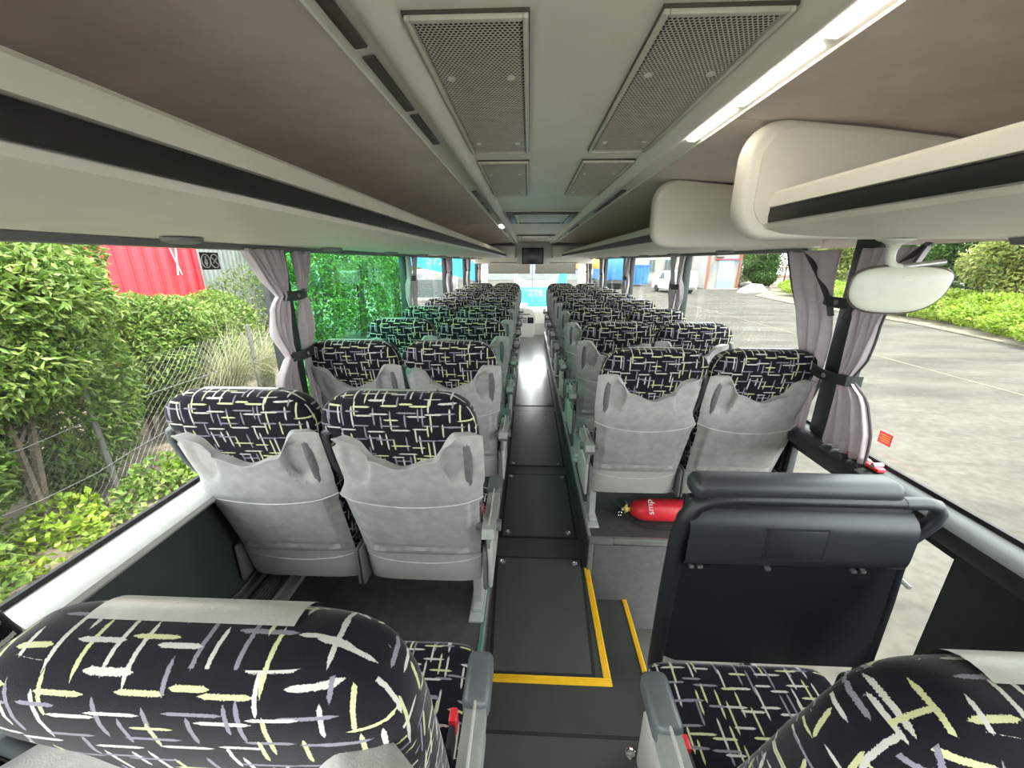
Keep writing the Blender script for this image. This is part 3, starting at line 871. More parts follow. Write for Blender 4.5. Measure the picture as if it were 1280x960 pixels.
def seam(us, zf, off):
    pts = []
    for th in us:
        u = shell_xn(th)
        if math.sin(th) < 0.05: continue
        z = zf(u); x, y, zz = ring_pt(th, z, off(u, z) + 0.0005); pts.append((x, y, zz))
    return MB().tube(pts, 0.0022, 5)

def build_seat(mir, aisle):
    """mir=1: window on the -x side.  aisle: seat with leg and armrest"""
    P = []
    def part(name, mb, mat, uv=False, ang=45, sub=None):
        if mir < 0: mb.mirror_x()
        me = mb.mesh('seat_' + name, M[mat], ang=ang, uv=uv)
        P.append((name, me, sub))
    part('backrest', back_cushion(), 'fabric', uv=True, ang=60)
    sh, us = shell_part(0.425, shell_top, 61, 34, shell_off, 0.013)
    part('back_shell', sh, 'velour', ang=50)
    part('upper_seam', seam(us, lambda u: 0.705 + 0.055 * u * u * (1 if abs(u) < 1 else 1), shell_off), 'piping', sub='back_shell')
    part('top_edge', seam(us, lambda u: shell_top(u), lambda u, z: shell_off(u, z) - 0.001), 'velour', sub='back_shell')
    lowoff = lambda u, z: 0.010 + 0.004 * sm(0.29, 0.32, z)
    lo, us2 = shell_part(0.285, lambda u: 0.431, 41, 8, lowoff, 0.016)
    part('lower_cover', lo, 'seat_plastic', ang=50)
    part('lower_seam', seam(us2, lambda u: 0.385 + 0.036 * u * u, lowoff), 'piping', sub='lower_cover')
    # under-edge pan of the lower cover
    part('base_pan', MB().box(-0.215, 0.215, 0.215, 0.56, 0.262, 0.345, 0.02), 'bracket')
    # ear pocket strip (aisle side) and grab handle (window side)
    m = MB()
    p = []
    for k in range(9):
        z = 0.815 + 0.175 * k / 8
        th = PI / 2 + math.acos(0.885 ** 2.1) * 0 + 0
        x = seat_half(z, 1) * 0.885; y = lerp(T_YR, z) - 0.013 - 0.003 * math.sin(PI * k / 8)
        p.append((x, y, z))
    part('grip_strip', m.tube(p, 0.013, 8, flat=0.55), 'velour_dark', sub='back_shell')
    p = [(-0.208, 0.040, 1.008), (-0.226, 0.034, 0.998), (-0.233, 0.040, 0.97), (-0.234, 0.055, 0.92), (-0.230, 0.070, 0.87), (-0.222, 0.091, 0.825), (-0.208, 0.105, 0.80), (-0.188, 0.110, 0.785)]
    part('grab_handle', MB().tube(p, 0.0125, 10), 'arm_pad')
    # vinyl head pad over the front and top
    def hp(u, v):
        x = (u - .5) * 0.236
        if v < 0.6:
            z = 0.86 + (HT - TOPR - 0.86) * (v / 0.6)
            return (x, lerp(T_YR, z) + lerp(T_TH, z) * 0.985 + 0.003, z)
        a = (v - 0.6) / 0.4 * (PI * 0.56)
        zt = HT - TOPR
        y_f = lerp(T_YR, zt) + lerp(T_TH, zt)
        yc = y_f - TOPR
        return (x, yc + (TOPR + 0.0025) * math.cos(a), zt + (TOPR + 0.0025) * math.sin(a))
    part('head_pad', MB().grid(hp, 10, 22), 'vinyl', ang=70)
    # seat cushion
    cu = MB()
    def cush(u, v):
        # superellipse section in x-z swept along y, rounded at both ends
        a = 2 * PI * u
        y = 0.218 + 0.357 * v
        k = 1.0
        e = min(v, 1 - v)
        if e < 0.14: k = (1 - (1 - e / 0.14) ** 2.6) ** (1 / 2.6) if e > 0 else 0.0
        k = max(k, 0.02)
        c, s_ = math.cos(a), math.sin(a)
        x = math.copysign(abs(c) ** 0.45, c) * 0.232 * (0.80 + 0.20 * k)
        z = 0.40 + 0.03 * v + math.copysign(abs(s_) ** 0.55, s_) * 0.068 * k
        if s_ > 0: z += 0.012 * (abs(x) / 0.22) ** 3
        return (x, y, z)
    cu.grid(cush, 40, 26, closed_u=True)
    part('seat_cushion', cu, 'fabric', uv=True, ang=70)
    # bolster where backrest meets cushion
    part('back_bolster', MB().tube([(-0.195, 0.275, 0.475), (-0.1, 0.265, 0.47), (0.1, 0.265, 0.47), (0.195, 0.275, 0.475)], [0.045, 0.055, 0.055, 0.045], 14), 'fabric', uv=True)
    # hinge covers on both flanks
    for s in (-1, 1):
        if aisle and s > 0:
            part('hinge_cover', MB().box(0.232, 0.250, 0.15, 0.40, 0.285, 0.47, 0.012), 'bracket')
            part('side_cover', MB().box(0.2505, 0.268, 0.155, 0.45, 0.29, 0.475, 0.008), 'seat_plastic')
        else:
            part('hinge_cover', MB().box(s * 0.238 - 0.006, s * 0.238 + 0.006, 0.16, 0.34, 0.285, 0.45, 0.005), 'bracket')
    if aisle:
        # armrest: bar swung forward from the backrest, dark grip at its end
        bar = MB()
        prof = [(0.06, 0.60), (0.10, 0.565), (0.16, 0.555), (0.335, 0.575), (0.345, 0.60), (0.34, 0.615), (0.12, 0.625), (0.08, 0.625)]
        bar.prism(prof, 0.243, 0.288, 'X')
        part('armrest', bar, 'arm_plastic', ang=25)
        part('arm_rib', MB().box(0.262, 0.268, 0.10, 0.33, 0.622, 0.630, 0.002), 'seat_plastic', sub='armrest')
        part('arm_grip', MB().box(0.236, 0.295, 0.315, 0.435, 0.575, 0.632, 0.016, seg=3), 'arm_pad', sub='armrest')
        part('arm_pivot', MB().tube([(0.215, 0.15, 0.59), (0.305, 0.15, 0.59)], 0.020, 12), 'bracket', sub='armrest')
        part('arm_post', MB().prism([(0.12, 0.60), (0.19, 0.60), (0.30, 0.42), (0.18, 0.42)], 0.250, 0.262, 'X'), 'arm_plastic', ang=25)
        # belt buckle beside the cushion
        part('buckle', MB().box(0.198, 0.216, 0.345, 0.375, 0.475, 0.525, 0.004), 'red_plastic')
        part('buckle_strap', MB().box(0.200, 0.214, 0.30, 0.345, 0.44, 0.515, 0.003), 'black_matte')
        # pedestal leg
        leg = MB()
        leg.prism([(0.30, 0.285), (0.52, 0.285), (0.44, 0.20), (0.415, 0.06), (0.43, 0.0), (0.32, 0.0), (0.325, 0.06), (0.335, 0.20)], 0.165, 0.20, 'X')
        part('leg', leg, 'leg', ang=25)
        part('foot', MB().box(0.15, 0.215, 0.25, 0.50, 0.0, 0.014, 0.004).box(0.16, 0.205, 0.29, 0.46, 0.014, 0.04, 0.006), 'leg', sub='leg')
    else:
        part('wall_bracket', MB().box(-0.21, -0.16, 0.24, 0.50, 0.257, 0.29, 0.004), 'leg')
    return P
SEAT = {(mir, a): build_seat(mir, a) for mir in (1, -1) for a in (False, True)}
def place_seat(x, y, mir, aisle, label, group):
    r = empty('coach_seat', (x, y, POD))
    tag(r, label, 'seat', group)
    done = {}
    for name, me, sub in SEAT[(mir, aisle)]:
        o = link(name, me, done[sub] if sub else r)
        done.setdefault(name, o)
    return r
OR = ['hindmost', 'second', 'third', 'fourth', 'fifth', 'sixth', 'seventh', 'eighth', 'ninth', 'tenth', 'eleventh']
LROWS = [0.235, 1.018, 1.80] + [1.80 + 0.775 * k for k in range(1, 8)]
RROWS = [0.205, 1.667] + [1.667 + 0.78 * k for k in range(1, 8)]
for i, y in enumerate(LROWS):
    for aisle in (False, True):
        place_seat(CX - (0.981 if not aisle else 0.488) + (0.028 if i == 0 else 0), y, 1, aisle,
                   'dash patterned grey backed %s seat in the %s row on the shrub side' % ('aisle' if aisle else 'window', OR[i]), 'coach seats on the shrub side')
for i, y in enumerate(RROWS):
    for aisle in (False, True):
        where = ['just behind the black barrier', 'above the fire extinguisher, just past the stairs'][i] if i < 2 else 'in the %s row from the rear' % OR[i]
        place_seat(CX + (0.981 if not aisle else 0.488) - (0.028 if i == 0 else 0), y, -1, aisle,
                   'dash patterned %s seat %s on the road side' % ('aisle' if aisle else 'window', where), 'coach seats on the road side')
# ------------------------------------------------------------------ curtains on the pillars
def curtain(side, yp, d, spans, label, group='side curtains', folds=5, zlo=SILL + 0.01, amp=0.015, binding=False, x_in=0.055):
    xb = XL + x_in if side < 0 else XR - x_in
    r = empty('curtain', (xb, yp, SILL + 0.006)); tag(r, label, 'curtain', group)
    zt = WTOP - 0.015
    def fn(u, v, back=0.0):
        z = zlo + (zt - zlo) * v
        sp = lerp(spans, z)
        k = min(1.0, sp / 0.16)
        y = d * (0.05 + sp * u)
        w = math.cos(2 * PI * folds * u + 1.3 * math.sin(5 * v) + yp) * amp * (0.45 + 0.55 * k) + 0.006 * math.sin(17 * u + 9 * v)
        w += 0.02 * sm(1.4, 1.7, z)
        return (-side * (-0.004 + w + 0.010 * (1 - k)) * -1 * -1 + (0.0015 if back else 0) , y, z - SILL - 0.006)
    nu, nv = folds * 8 + 1, 30
    m = MB().grid(lambda u, v: fn(u, v), nu, nv)
    o = m.obj('cloth', M['curtain'], r, ang=80)
    md = o.modifiers.new('thickness', 'SOLIDIFY'); md.thickness = 0.003
    ed = [Vector(fn(1.0, j / 29)) + Vector((-side * 0.002, 0, 0)) for j in range(30)]
    MB().tube(ed, 0.0045 if binding else 0.003, 6).obj('hem', M['curtain_trim'] if binding else M['curtain'], r)
    if binding:
        st = [(-side * 0.022, d * (0.035 + 0.25 * t ** 1.3), 1.50 + 0.27 * t - SILL) for t in [k / 8 for k in range(9)]]
        MB().tube(st, 0.014, 6, flat=0.3).obj('strap', M['curtain_trim'], r)
    return r
def tie(side, yp, z, half_w, label):
    half_w += 0.025
    xb = XL + 0.02 if side < 0 else XR - 0.02
    r = empty('curtain_tie', (xb, yp, z)); tag(r, label, 'curtain tie', 'curtain ties')
    s = -side
    pts = [(s * 0.02, -half_w, 0), (s * 0.062, -half_w * 0.86, -0.003), (s * 0.075, -half_w * 0.3, -0.006), (s * 0.075, half_w * 0.3, -0.006), (s * 0.062, half_w * 0.86, 0), (s * 0.02, half_w, 0.004)]
    m = MB()
    for p, q in zip(pts[:-1], pts[1:]):
        pass
    n = len(pts); vs = []; fs = []
    for (x, y, z0) in pts:
        vs += [(x, y, z0 - 0.021), (x, y, z0 + 0.021), (x - s * 0.008, y, z0 + 0.021), (x - s * 0.008, y, z0 - 0.021)]
    for i in range(n - 1):
        for k in range(4): fs.append((i * 4 + k, i * 4 + (k + 1) % 4, (i + 1) * 4 + (k + 1) % 4, (i + 1) * 4 + k))
    fs += [(0, 1, 2, 3), tuple((n - 1) * 4 + k for k in (3, 2, 1, 0))]
    m.add(vs, fs).obj('band', M['pillar'], r)
    MB().lathe([(0.010, 0.0), (0.010, 0.004), (0.006, 0.006)], 12, Matrix.Translation((s * 0.075, 0, -0.006)) @ Matrix.Rotation(s * PI / 2, 4, 'Y')).obj('stud', M['bracket'], r)
wide = [(0.97, .15), (1.22, .13), (1.31, .055), (1.42, .12), (1.53, .11), (1.58, .06), (1.64, .13), (1.78, .24)]
narrow = [(1.0, .10), (1.22, .09), (1.31, .05), (1.42, .095), (1.53, .08), (1.58, .05), (1.64, .07), (1.78, .11)]
for i, yp in enumerate(LPIL):
    w = ords[i]
    curtain(-1, yp, -1, wide if i == 0 else narrow, 'mauve grey curtain tied to the rear of the %s pillar on the shrub side' % w, folds=7 if i == 0 else 4, amp=0.02)
    curtain(-1, yp, 1, narrow, 'mauve grey curtain tied to the front of the %s pillar on the shrub side' % w, folds=4, amp=0.018)
    tie(-1, yp, 1.58, 0.085, 'upper black curtain tie on the %s pillar on the shrub side' % w)
    tie(-1, yp, 1.31, 0.08, 'lower black curtain tie on the %s pillar on the shrub side' % w)
loose = [(1.0, .06), (1.2, .10), (1.40, .19), (1.6, .27), (1.78, .34)]
rear1 = [(0.98, .22), (1.10, .20), (1.22, .15), (1.28, .07), (1.36, .11), (1.5, .13), (1.62, .17), (1.78, .25)]
for i, yp in enumerate(RPIL):
    w = ords[i]
    if i == 0:
        curtain(1, yp, 1, loose, 'mauve grey curtain with dark binding hanging loose ahead of the first road side pillar', folds=3, binding=True, amp=0.01)
        curtain(1, yp, -1, rear1, 'mauve grey curtain gathered behind the ivory mirror on the road side', folds=5, binding=True)
        tie(1, yp, 1.57, 0.08, 'upper black curtain tie on the first pillar on the road side')
        tie(1, yp - 0.03, 1.275, 0.09, 'lower black curtain tie on the first pillar on the road side')
    else:
        curtain(1, yp, 1, narrow, 'mauve grey curtain tied to the front of the %s pillar on the road side' % w, folds=4)
        curtain(1, yp, -1, narrow, 'mauve grey curtain tied to the rear of the %s pillar on the road side' % w, folds=4)
        tie(1, yp, 1.52, 0.08, 'black curtain tie on the %s pillar on the road side' % w)

# ------------------------------------------------------------------ black barrier behind the stairs
BY = 0.985
B = empty('barrier', (0.785, BY, POD))
B.scale = (0.90, 1.0, 0.97); tag(B, 'black plastic barrier panel with tubular grab frame above the door stairs', 'barrier')
bx0, bx1 = -0.365, 0.365
zb, zt = 0.20, 0.93
def lean(z): return 0.06 * (z - 0.2)          # leans slightly forward towards its top
m = MB()
m.prism([(-0.345, zb + .03), (-0.30, zb + 0.01), (0.38, zb + 0.01), (0.415, zb + .03), (0.405, 0.66), (-0.345, 0.66)], 0.0, 0.022)
m.obj('lower_panel', M['barrier'], B)
up = MB().grid(lambda u, v: ((u - .5) * 0.70, -0.012 - 0.036 * (1 - abs(2 * v - 1) ** 5), 0.645 + 0.20 * v), 14, 12)
up.grid(lambda u, v: ((.5 - u) * 0.70, 0.022, 0.645 + 0.20 * v), 3, 3).obj('upper_panel', M['barrier_grey'], B, ang=60)
MB().box(-0.35, 0.35, -0.012, 0.020, 0.66, 0.88, 0.01).obj('upper_core', M['barrier'], B)
# inset tray hatch
MB().box(-0.105, 0.075, -0.0495, -0.040, 0.70, 0.80, 0.003).obj('tray_flap', M['barrier_grey'], B)
m = MB()
for (xa, xb, za, zb2) in ((-0.110, 0.080, 0.695, 0.700), (-0.110, 0.080, 0.800, 0.805), (-0.110, -0.105, 0.700, 0.800), (0.075, 0.080, 0.700, 0.800)):
    m.box(xa, xb, -0.0488, -0.040, za, zb2)
m.obj('flap_gap', M['black_matte'], B)
MB().box(-0.345, 0.298, -0.035, 0.055, 0.875, 0.945, 0.032, seg=5).obj('top_pad', M['barrier_grey'], B, ang=60)
# tubular frame: down the stair side, across the top and round into a grab loop by the window
p = [(-0.20, 0.01, 0.012), (-0.22, 0.01, 0.06), (-0.32, 0.01, 0.10), (-0.368, 0.01, 0.17), (-0.366, 0.005, 0.5), (-0.36, 0.0, 0.72), (-0.35, -0.01, 0.81), (-0.325, -0.02, 0.862), (-0.28, -0.025, 0.882), (-0.2, -0.025, 0.887), (0.0, -0.025, 0.887), (0.30, -0.025, 0.887)]
MB().tube(p, [0.02, 0.02, 0.024, 0.026, 0.027, 0.028, 0.027, 0.024, 0.020, 0.017, 0.017, 0.017], 12).obj('frame_tube', M['barrier'], B)
p = [(0.29, -0.025, 0.887), (0.36, -0.025, 0.888), (0.392, -0.025, 0.88), (0.408, -0.025, 0.858), (0.405, -0.022, 0.825), (0.388, -0.012, 0.785), (0.365, -0.005, 0.755), (0.345, 0.0, 0.735)]
MB().tube(p, [0.018, 0.019, 0.020, 0.020, 0.020, 0.021, 0.025, 0.022], 12).obj('grab_loop', M['barrier_grey'], B)
MB().tube([(0.37, 0.012, 0.012), (0.405, 0.012, 0.25), (0.40, 0.012, 0.5), (0.385, 0.012, 0.72)], 0.018, 10).obj('window_side_post', M['barrier'], B)
for hx in (-0.315, -0.285, -0.06, 0.22, 0.25):
    MB().box(hx, hx + 0.018, -0.016, 0.0, 0.622, 0.634, 0.004).obj('hook', M['bracket'], B)
MB().lathe([(0.02, 0), (0.026, 0.012), (0.016, 0.02)], 14, Matrix.Translation((-0.318, -0.02, 0.74)) @ Matrix.Rotation(PI / 2, 4, 'X')).obj('bolt_boss', M['barrier_grey'], B)

# ------------------------------------------------------------------ ivory door mirror seen from behind
MI = empty('interior_mirror', (0.99, 1.15, CAMZ + 0.060))
MI.scale = (0.84, 0.84, 0.84); tag(MI, 'ivory oval backed mirror hanging on a bent pipe under the short rack', 'mirror')
MB().lathe([(0.05, 0.0), (0.048, -0.006), (0.03, -0.012), (0.018, -0.022), (0.015, -0.035)], 20).obj('ceiling_plate', M['mirror_back'], MI)
MB().tube([(0, 0, -0.01), (0.0, 0, -0.055), (0.004, -0.004, -0.075), (0.016, -0.006, -0.088), (0.034, -0.006, -0.09)], 0.0135, 12).obj('bent_pipe', M['mirror_back'], MI)
MB().tube([(0.030, -0.004, -0.090), (0.150, -0.004, -0.072)], 0.0095, 12).obj('steel_rod', M['steel'], MI)
rim = []
def mout(a):
    c, s_ = math.cos(a), math.sin(a)
    x = math.copysign(abs(c) ** 0.72, c) * 0.137
    z = math.copysign(abs(s_) ** (0.62 if s_ > 0 else 0.85), s_) * (0.052 if s_ > 0 else 0.098)
    x += 0.012 * (z / 0.1)
    return x, z
def mshell(u, v):
    a = 2 * PI * u; x, z = mout(a); k = math.sin(v * PI / 2) ** 0.7 if v > 0 else 0.0
    return (0.045 + x * k, -0.022 - 0.014 * (1 - k * k) if False else -0.012 - 0.022 * math.sqrt(max(0, 1 - k * k)), -0.138 + z * k)
MB().grid(mshell, 40, 10, closed_u=True).obj('shell', M['mirror_back'], MI, ang=80)
ring = [(0.045 + mout(2 * PI * k / 40)[0], -0.006, -0.138 + mout(2 * PI * k / 40)[1]) for k in range(41)]
MB().tube(ring, 0.0065, 8, cap=False).obj('rim', M['slot'], MI)
MB().add([(x, -0.002, z) for x, y, z in ring[:-1]], [tuple(range(40))]).obj('mirror_face', M['chrome'], MI)
for dz in (0, -0.009): MB().box(0.035, 0.062, -0.034, -0.030, -0.118 + dz, -0.115 + dz).obj('clip_slot', M['beige'], MI)
MI.rotation_euler = (0.06, 0, -0.18)

# ------------------------------------------------------------------ fire extinguisher lying under the seat past the stairs
FE = empty('fire_extinguisher', (0.735, 2.02, POD + 0.068)); tag(FE, 'red fire extinguisher with brass valve lying on the grey platform', 'fire extinguisher')
RX = Matrix.Rotation(-PI / 2, 4, 'Y')
MB().lathe([(0.012, 0.103), (0.024, 0.099), (0.040, 0.088), (0.053, 0.070), (0.062, 0.046), (0.066, 0.02), (0.067, -0.20), (0.062, -0.225), (0.045, -0.235)], 32, RX).obj('cylinder', M['red_plastic'], FE)
MB().lathe([(0.014, 0.098), (0.014, 0.115), (0.019, 0.118), (0.019, 0.135), (0.012, 0.14), (0.010, 0.152)], 16, RX).tube([(-0.127, 0, -0.028), (-0.127, 0, 0.035)], 0.009, 10).obj('valve', M['brass'], FE)
MB().tube([(-0.127, 0, 0.03), (-0.135, 0.005, 0.05), (-0.150, 0.01, 0.052)], 0.008, 8).tube([(-0.14, 0, 0.0), (-0.20, 0.02, 0.045), (-0.225, 0.03, 0.058)], 0.007, 8).obj('lever', M['black_plastic'], FE)
MB().tube([(-0.165 + 0.013 * math.cos(2 * PI * k / 16), -0.018, -0.022 + 0.013 * math.sin(2 * PI * k / 16)) for k in range(17)], 0.002, 6, cap=False).obj('safety_ring', M['chrome'], FE)
MB().tube([(-0.127, -0.01, -0.02), (-0.10, -0.05, -0.045), (-0.04, -0.085, -0.056), (0.05, -0.10, -0.058), (0.15, -0.095, -0.058)], 0.0065, 8).obj('hose', M['black_matte'], FE)
def lab_arc(u, v):
    a = math.radians(110 + 75 * u); r = 0.0676
    return (-0.005 + 0.075 * v, r * math.cos(a), r * math.sin(a))
text_part('lettering', 'smp', 0.055, M['sticker_white'], FE, (0.0, -0.046, 0.0505), (Matrix.Rotation(math.radians(42), 4, 'X') @ Matrix.Rotation(math.radians(90), 4, 'Z')).to_euler())

# ------------------------------------------------------------------ emergency hammer and stickers on the glass
HM = empty('emergency_hammer', (XR - 0.03, 1.37, SILL + 0.006)); tag(HM, 'red emergency hammer holder resting on the black sill rail', 'hammer')
MB().box(-0.016, 0.016, -0.075, 0.10, 0.0, 0.016, 0.006).obj('holder', M['red_plastic'], HM)
MB().box(-0.007, 0.007, -0.02, 0.085, 0.014, 0.024, 0.005).obj('grip', M['piping'], HM)
MB().tube([(-0.017, -0.05, 0.02), (0.017, -0.05, 0.02)], 0.009, 10).obj('hammer_head', M['steel'], HM)
SK = empty('red_sticker', (XR + 0.016, 1.37, 1.085)); tag(SK, 'small red notice sticker on the glass above the hammer', 'sticker')
MB().box(0, 0.001, -0.027, 0.027, -0.022, 0.024).obj('sheet', M['red_plastic'], SK)
for k in range(4): MB().box(-0.0006, 0.0, -0.02, 0.02 - 0.006 * (k % 2), 0.012 - k * 0.008, 0.0145 - k * 0.008).obj('print_line', M['yellow'], SK)
SB = empty('pictogram_sticker', (XL - 0.026, 1.43, CAMZ + 0.002)); tag(SB, 'black sticker with seat belt and no smoking roundels on the window', 'sticker')
MB().box(-0.001, 0.0, -0.043, 0.043, -0.030, 0.030).obj('sheet', M['black_plastic'], SB)
def rnd(cy, r=0.0195): return [(0.0008, cy + r * math.cos(2 * PI * k / 28), 1.2 * r * math.sin(2 * PI * k / 28)) for k in range(29)]
for cy in (-0.0205, 0.0205): MB().tube(rnd(cy), 0.0016, 6, cap=False).obj('roundel', M['sticker_white'], SB)
MB().lathe([(0.0001, 0.0), (0.0032, 0.0003), (0.0032, 0.0012)], 12, Matrix.Translation((0.0, -0.0205, 0.0135)) @ Matrix.Rotation(PI / 2, 4, 'Y')).obj('figure_head', M['sticker_white'], SB)
MB().prism([(-0.0235, 0.0085), (-0.0175, 0.0085), (-0.0125, -0.006), (-0.0145, -0.012), (-0.0175, -0.012), (-0.018, -0.019), (-0.023, -0.019), (-0.0235, -0.012), (-0.0265, -0.012), (-0.0285, -0.006)], 0.0002, 0.0012, 'X').obj('figure_body', M['sticker_white'], SB)
MB().tube([(0.0018, -0.0265, 0.006), (0.0018, -0.0150, -0.008)], 0.0009, 5).obj('belt', M['black_plastic'], SB)
MB().tube([(0.001, 0.0075, 0.013), (0.001, 0.0335, -0.013)], 0.0017, 6).obj('slash', M['sticker_white'], SB)
MB().tube([(0.001, 0.0115, -0.008), (0.001, 0.0300, 0.010)], 0.0018, 6).obj('cigarette', M['sticker_white'], SB)
EX = empty('emergency_sticker', (XL - 0.026, 2.80, CAMZ + 0.036)); tag(EX, 'pale lettering sticker along the top of the green window', 'sticker')
MB().box(-0.001, 0.0, -0.105, -0.08, -0.017, 0.017).obj('icon_plate', M['sticker_lime'], EX)
text_part('lettering', 'EMERGENCY EXIT', 0.030, M['sticker_lime'], EX, (0.0, 0.035, 0), (PI / 2, 0, PI / 2))
# ------------------------------------------------------------------ outside
GZ = -0.98
M['road'] = None
def concrete():
    k = NT('pale_concrete'); b = k.n('ShaderNodeBsdfPrincipled'); tc = k.n('ShaderNodeTexCoord')
    n1 = k.n('ShaderNodeTexNoise'); n1.inputs['Scale'].default_value = 0.7; n1.inputs['Detail'].default_value = 8; n1.inputs['Roughness'].default_value = 0.65
    mp = k.n('ShaderNodeMapping'); mp.inputs['Scale'].default_value = (0.45, 1.6, 1); mp.inputs['Rotation'].default_value = (0, 0, 0.5)
    k.l(tc.outputs['Object'], mp.inputs[0]); k.l(mp.outputs[0], n1.inputs['Vector'])
    r = k.n('ShaderNodeValToRGB'); r.color_ramp.elements[0].position = 0.36; r.color_ramp.elements[1].position = 0.66
    r.color_ramp.elements[0].color = (0.040, 0.038, 0.033, 1); r.color_ramp.elements[1].color = (0.068, 0.065, 0.0565, 1)
    k.l(n1.outputs['Fac'], r.inputs[0])
    n2 = k.n('ShaderNodeTexNoise'); n2.inputs['Scale'].default_value = 9; n2.inputs['Detail'].default_value = 6
    k.l(tc.outputs['Object'], n2.inputs['Vector'])
    mx = k.n('ShaderNodeMixRGB', blend_type='MULTIPLY'); mx.inputs[0].default_value = 0.5
    r2 = k.n('ShaderNodeValToRGB'); r2.color_ramp.elements[0].position = 0.35; r2.color_ramp.elements[1].position = 0.6
    r2.color_ramp.elements[0].color = (0.62, 0.6, 0.57, 1)
    k.l(n2.outputs['Fac'], r2.inputs[0]); k.l(r.outputs[0], mx.inputs[1]); k.l(r2.outputs[0], mx.inputs[2])
    k.l(mx.outputs[0], b.inputs['Base Color']); b.inputs['Roughness'].default_value = 0.95; b.inputs['Specular IOR Level'].default_value = 0.05
    k.l(b.outputs[0], k.out.inputs[0]); return k.m
M['road'] = concrete()
M['soil'] = pmat('verge_soil', (0.07, 0.058, 0.038), 0.95, var=0.45, scale=6, bump=0.6, bscale=20)
M['dirt_kerb'] = pmat('dusty_concrete_verge', (0.11, 0.096, 0.068), 0.95, var=0.3, scale=5)
M['leaf_a'] = leaf_mat('shrub_leaf', [(0.0496, 0.093, 0.0155), (0.093, 0.1674, 0.0279), (0.1488, 0.2232, 0.0434), (0.2232, 0.2666, 0.0868)])
M['leaf_b'] = leaf_mat('fine_leaf', [(0.0434, 0.0806, 0.0186), (0.0992, 0.155, 0.0434), (0.1736, 0.2108, 0.0868)])
M['leaf_c'] = leaf_mat('lime_weed_leaf', [(0.0992, 0.1736, 0.0124), (0.1736, 0.2604, 0.0248), (0.248, 0.31, 0.0496)])
M['leaf_d'] = leaf_mat('dark_tree_leaf', [(0.0186, 0.0465, 0.0124), (0.0434, 0.093, 0.0217), (0.0868, 0.1488, 0.031)])
M['leaf_e'] = leaf_mat('bright_tree_leaf', [(0.0558, 0.1054, 0.0186), (0.1116, 0.186, 0.0372), (0.186, 0.2604, 0.062)])
M['leaf_dry'] = leaf_mat('dry_grass_blade', [(0.1364, 0.1488, 0.062), (0.2108, 0.2108, 0.1116), (0.279, 0.2666, 0.1736)])
M['leaf_yellow'] = leaf_mat('yellow_green_leaf', [(0.0868, 0.1364, 0.0248), (0.1736, 0.2108, 0.0496), (0.2604, 0.2728, 0.093)])  # yellow green tones, varied at random from leaf to leaf
M['bark'] = pmat('bark', (0.12, 0.09, 0.065), 0.9, var=0.3, scale=20)
M['wire'] = pmat('galvanised_wire', (0.13, 0.13, 0.12), 0.5, metal=0.4)
M['red_metal'] = pmat('red_corrugated_paint', (0.50, 0.022, 0.034), 0.45, var=0.10, scale=2)
M['grey_metal'] = pmat('grey_green_sheet', (0.14, 0.16, 0.155), 0.6, var=0.2, scale=3)
M['plaster'] = pmat('white_plaster', (0.24, 0.23, 0.21), 0.9, var=0.08, scale=1.5)
M['cyan_paint'] = pmat('cyan_paint', (0.02, 0.24, 0.40), 0.35, var=0.05, scale=2)
M['blue_paint'] = pmat('blue_paint', (0.02, 0.13, 0.32), 0.4, var=0.1, scale=2)
M['dull_white'] = pmat('dull_white_paint', (0.26, 0.26, 0.255), 0.4, var=0.05, scale=2)
M['orange_paint'] = pmat('orange_paint', (0.42, 0.19, 0.03), 0.5)
M['rust'] = pmat('rust_red_paint', (0.2, 0.06, 0.035), 0.7, var=0.25, scale=8)
M['door_blue'] = pmat('pale_blue_door', (0.22, 0.27, 0.30), 0.5, var=0.05)
M['window_dark'] = pmat('dark_window', (0.07, 0.09, 0.09), 0.15, var=0.2)
M['tyre'] = pmat('tyre_rubber', (0.02, 0.02, 0.02), 0.8)
M['roof_tile'] = pmat('brown_roof_tile', (0.17, 0.09, 0.062), 0.8, var=0.25, scale=9)
M['van_white'] = pmat('van_white_paint', (0.36, 0.36, 0.355), 0.35, var=0.03, scale=3)
M['scrap'] = pmat('weathered_grey_body', (0.13, 0.125, 0.115), 0.7, var=0.4, scale=5)

g = MB().box(-40, 70, -30, 90, GZ - 0.2, GZ).obj('ground', M['road']); struct(g, 'pale concrete yard around the coach', 'yard')
# paving joints across the yard
for k, (x0, y0, x1, y1, lab) in enumerate(((4.9, -6, 4.9, 40, 'long'), (10.5, -6, 10.5, 40, 'second long'))):
    j = MB().box(x0 - 0.03, x0 + 0.03, y0, y1, GZ, GZ + 0.006).obj('trim_%d' % (6 + k), M['soil']); struct(j, '%s dirt filled joint line in the concrete yard' % lab, 'paving joint')
v = MB().prism([(-30, -8), (-3.95, -8), (-3.9, 2), (-4.05, 5), (-3.9, 9), (-4.0, 30), (-30, 30)], GZ, GZ + 0.03, 'Z').obj('verge', M['soil']); struct(v, 'brown soil verge beneath the shrubs', 'verge')
v = MB().prism([(-3.95, -8), (-3.3, -8), (-3.2, 2), (-3.35, 30), (-4.0, 30)], GZ, GZ + 0.012, 'Z').obj('kerb', M['dirt_kerb']); struct(v, 'dusty pale strip of ground along the verge', 'verge')
v = MB().prism([(15.2, 5), (16.0, 12), (17.3, 18), (17.6, 27), (18.6, 33), (24.0, 40), (24, 60), (70, 60), (70, 5)], GZ, GZ + 0.05, 'Z').obj('verge', M['soil']); struct(v, 'weedy verge across the yard below the trees', 'verge')

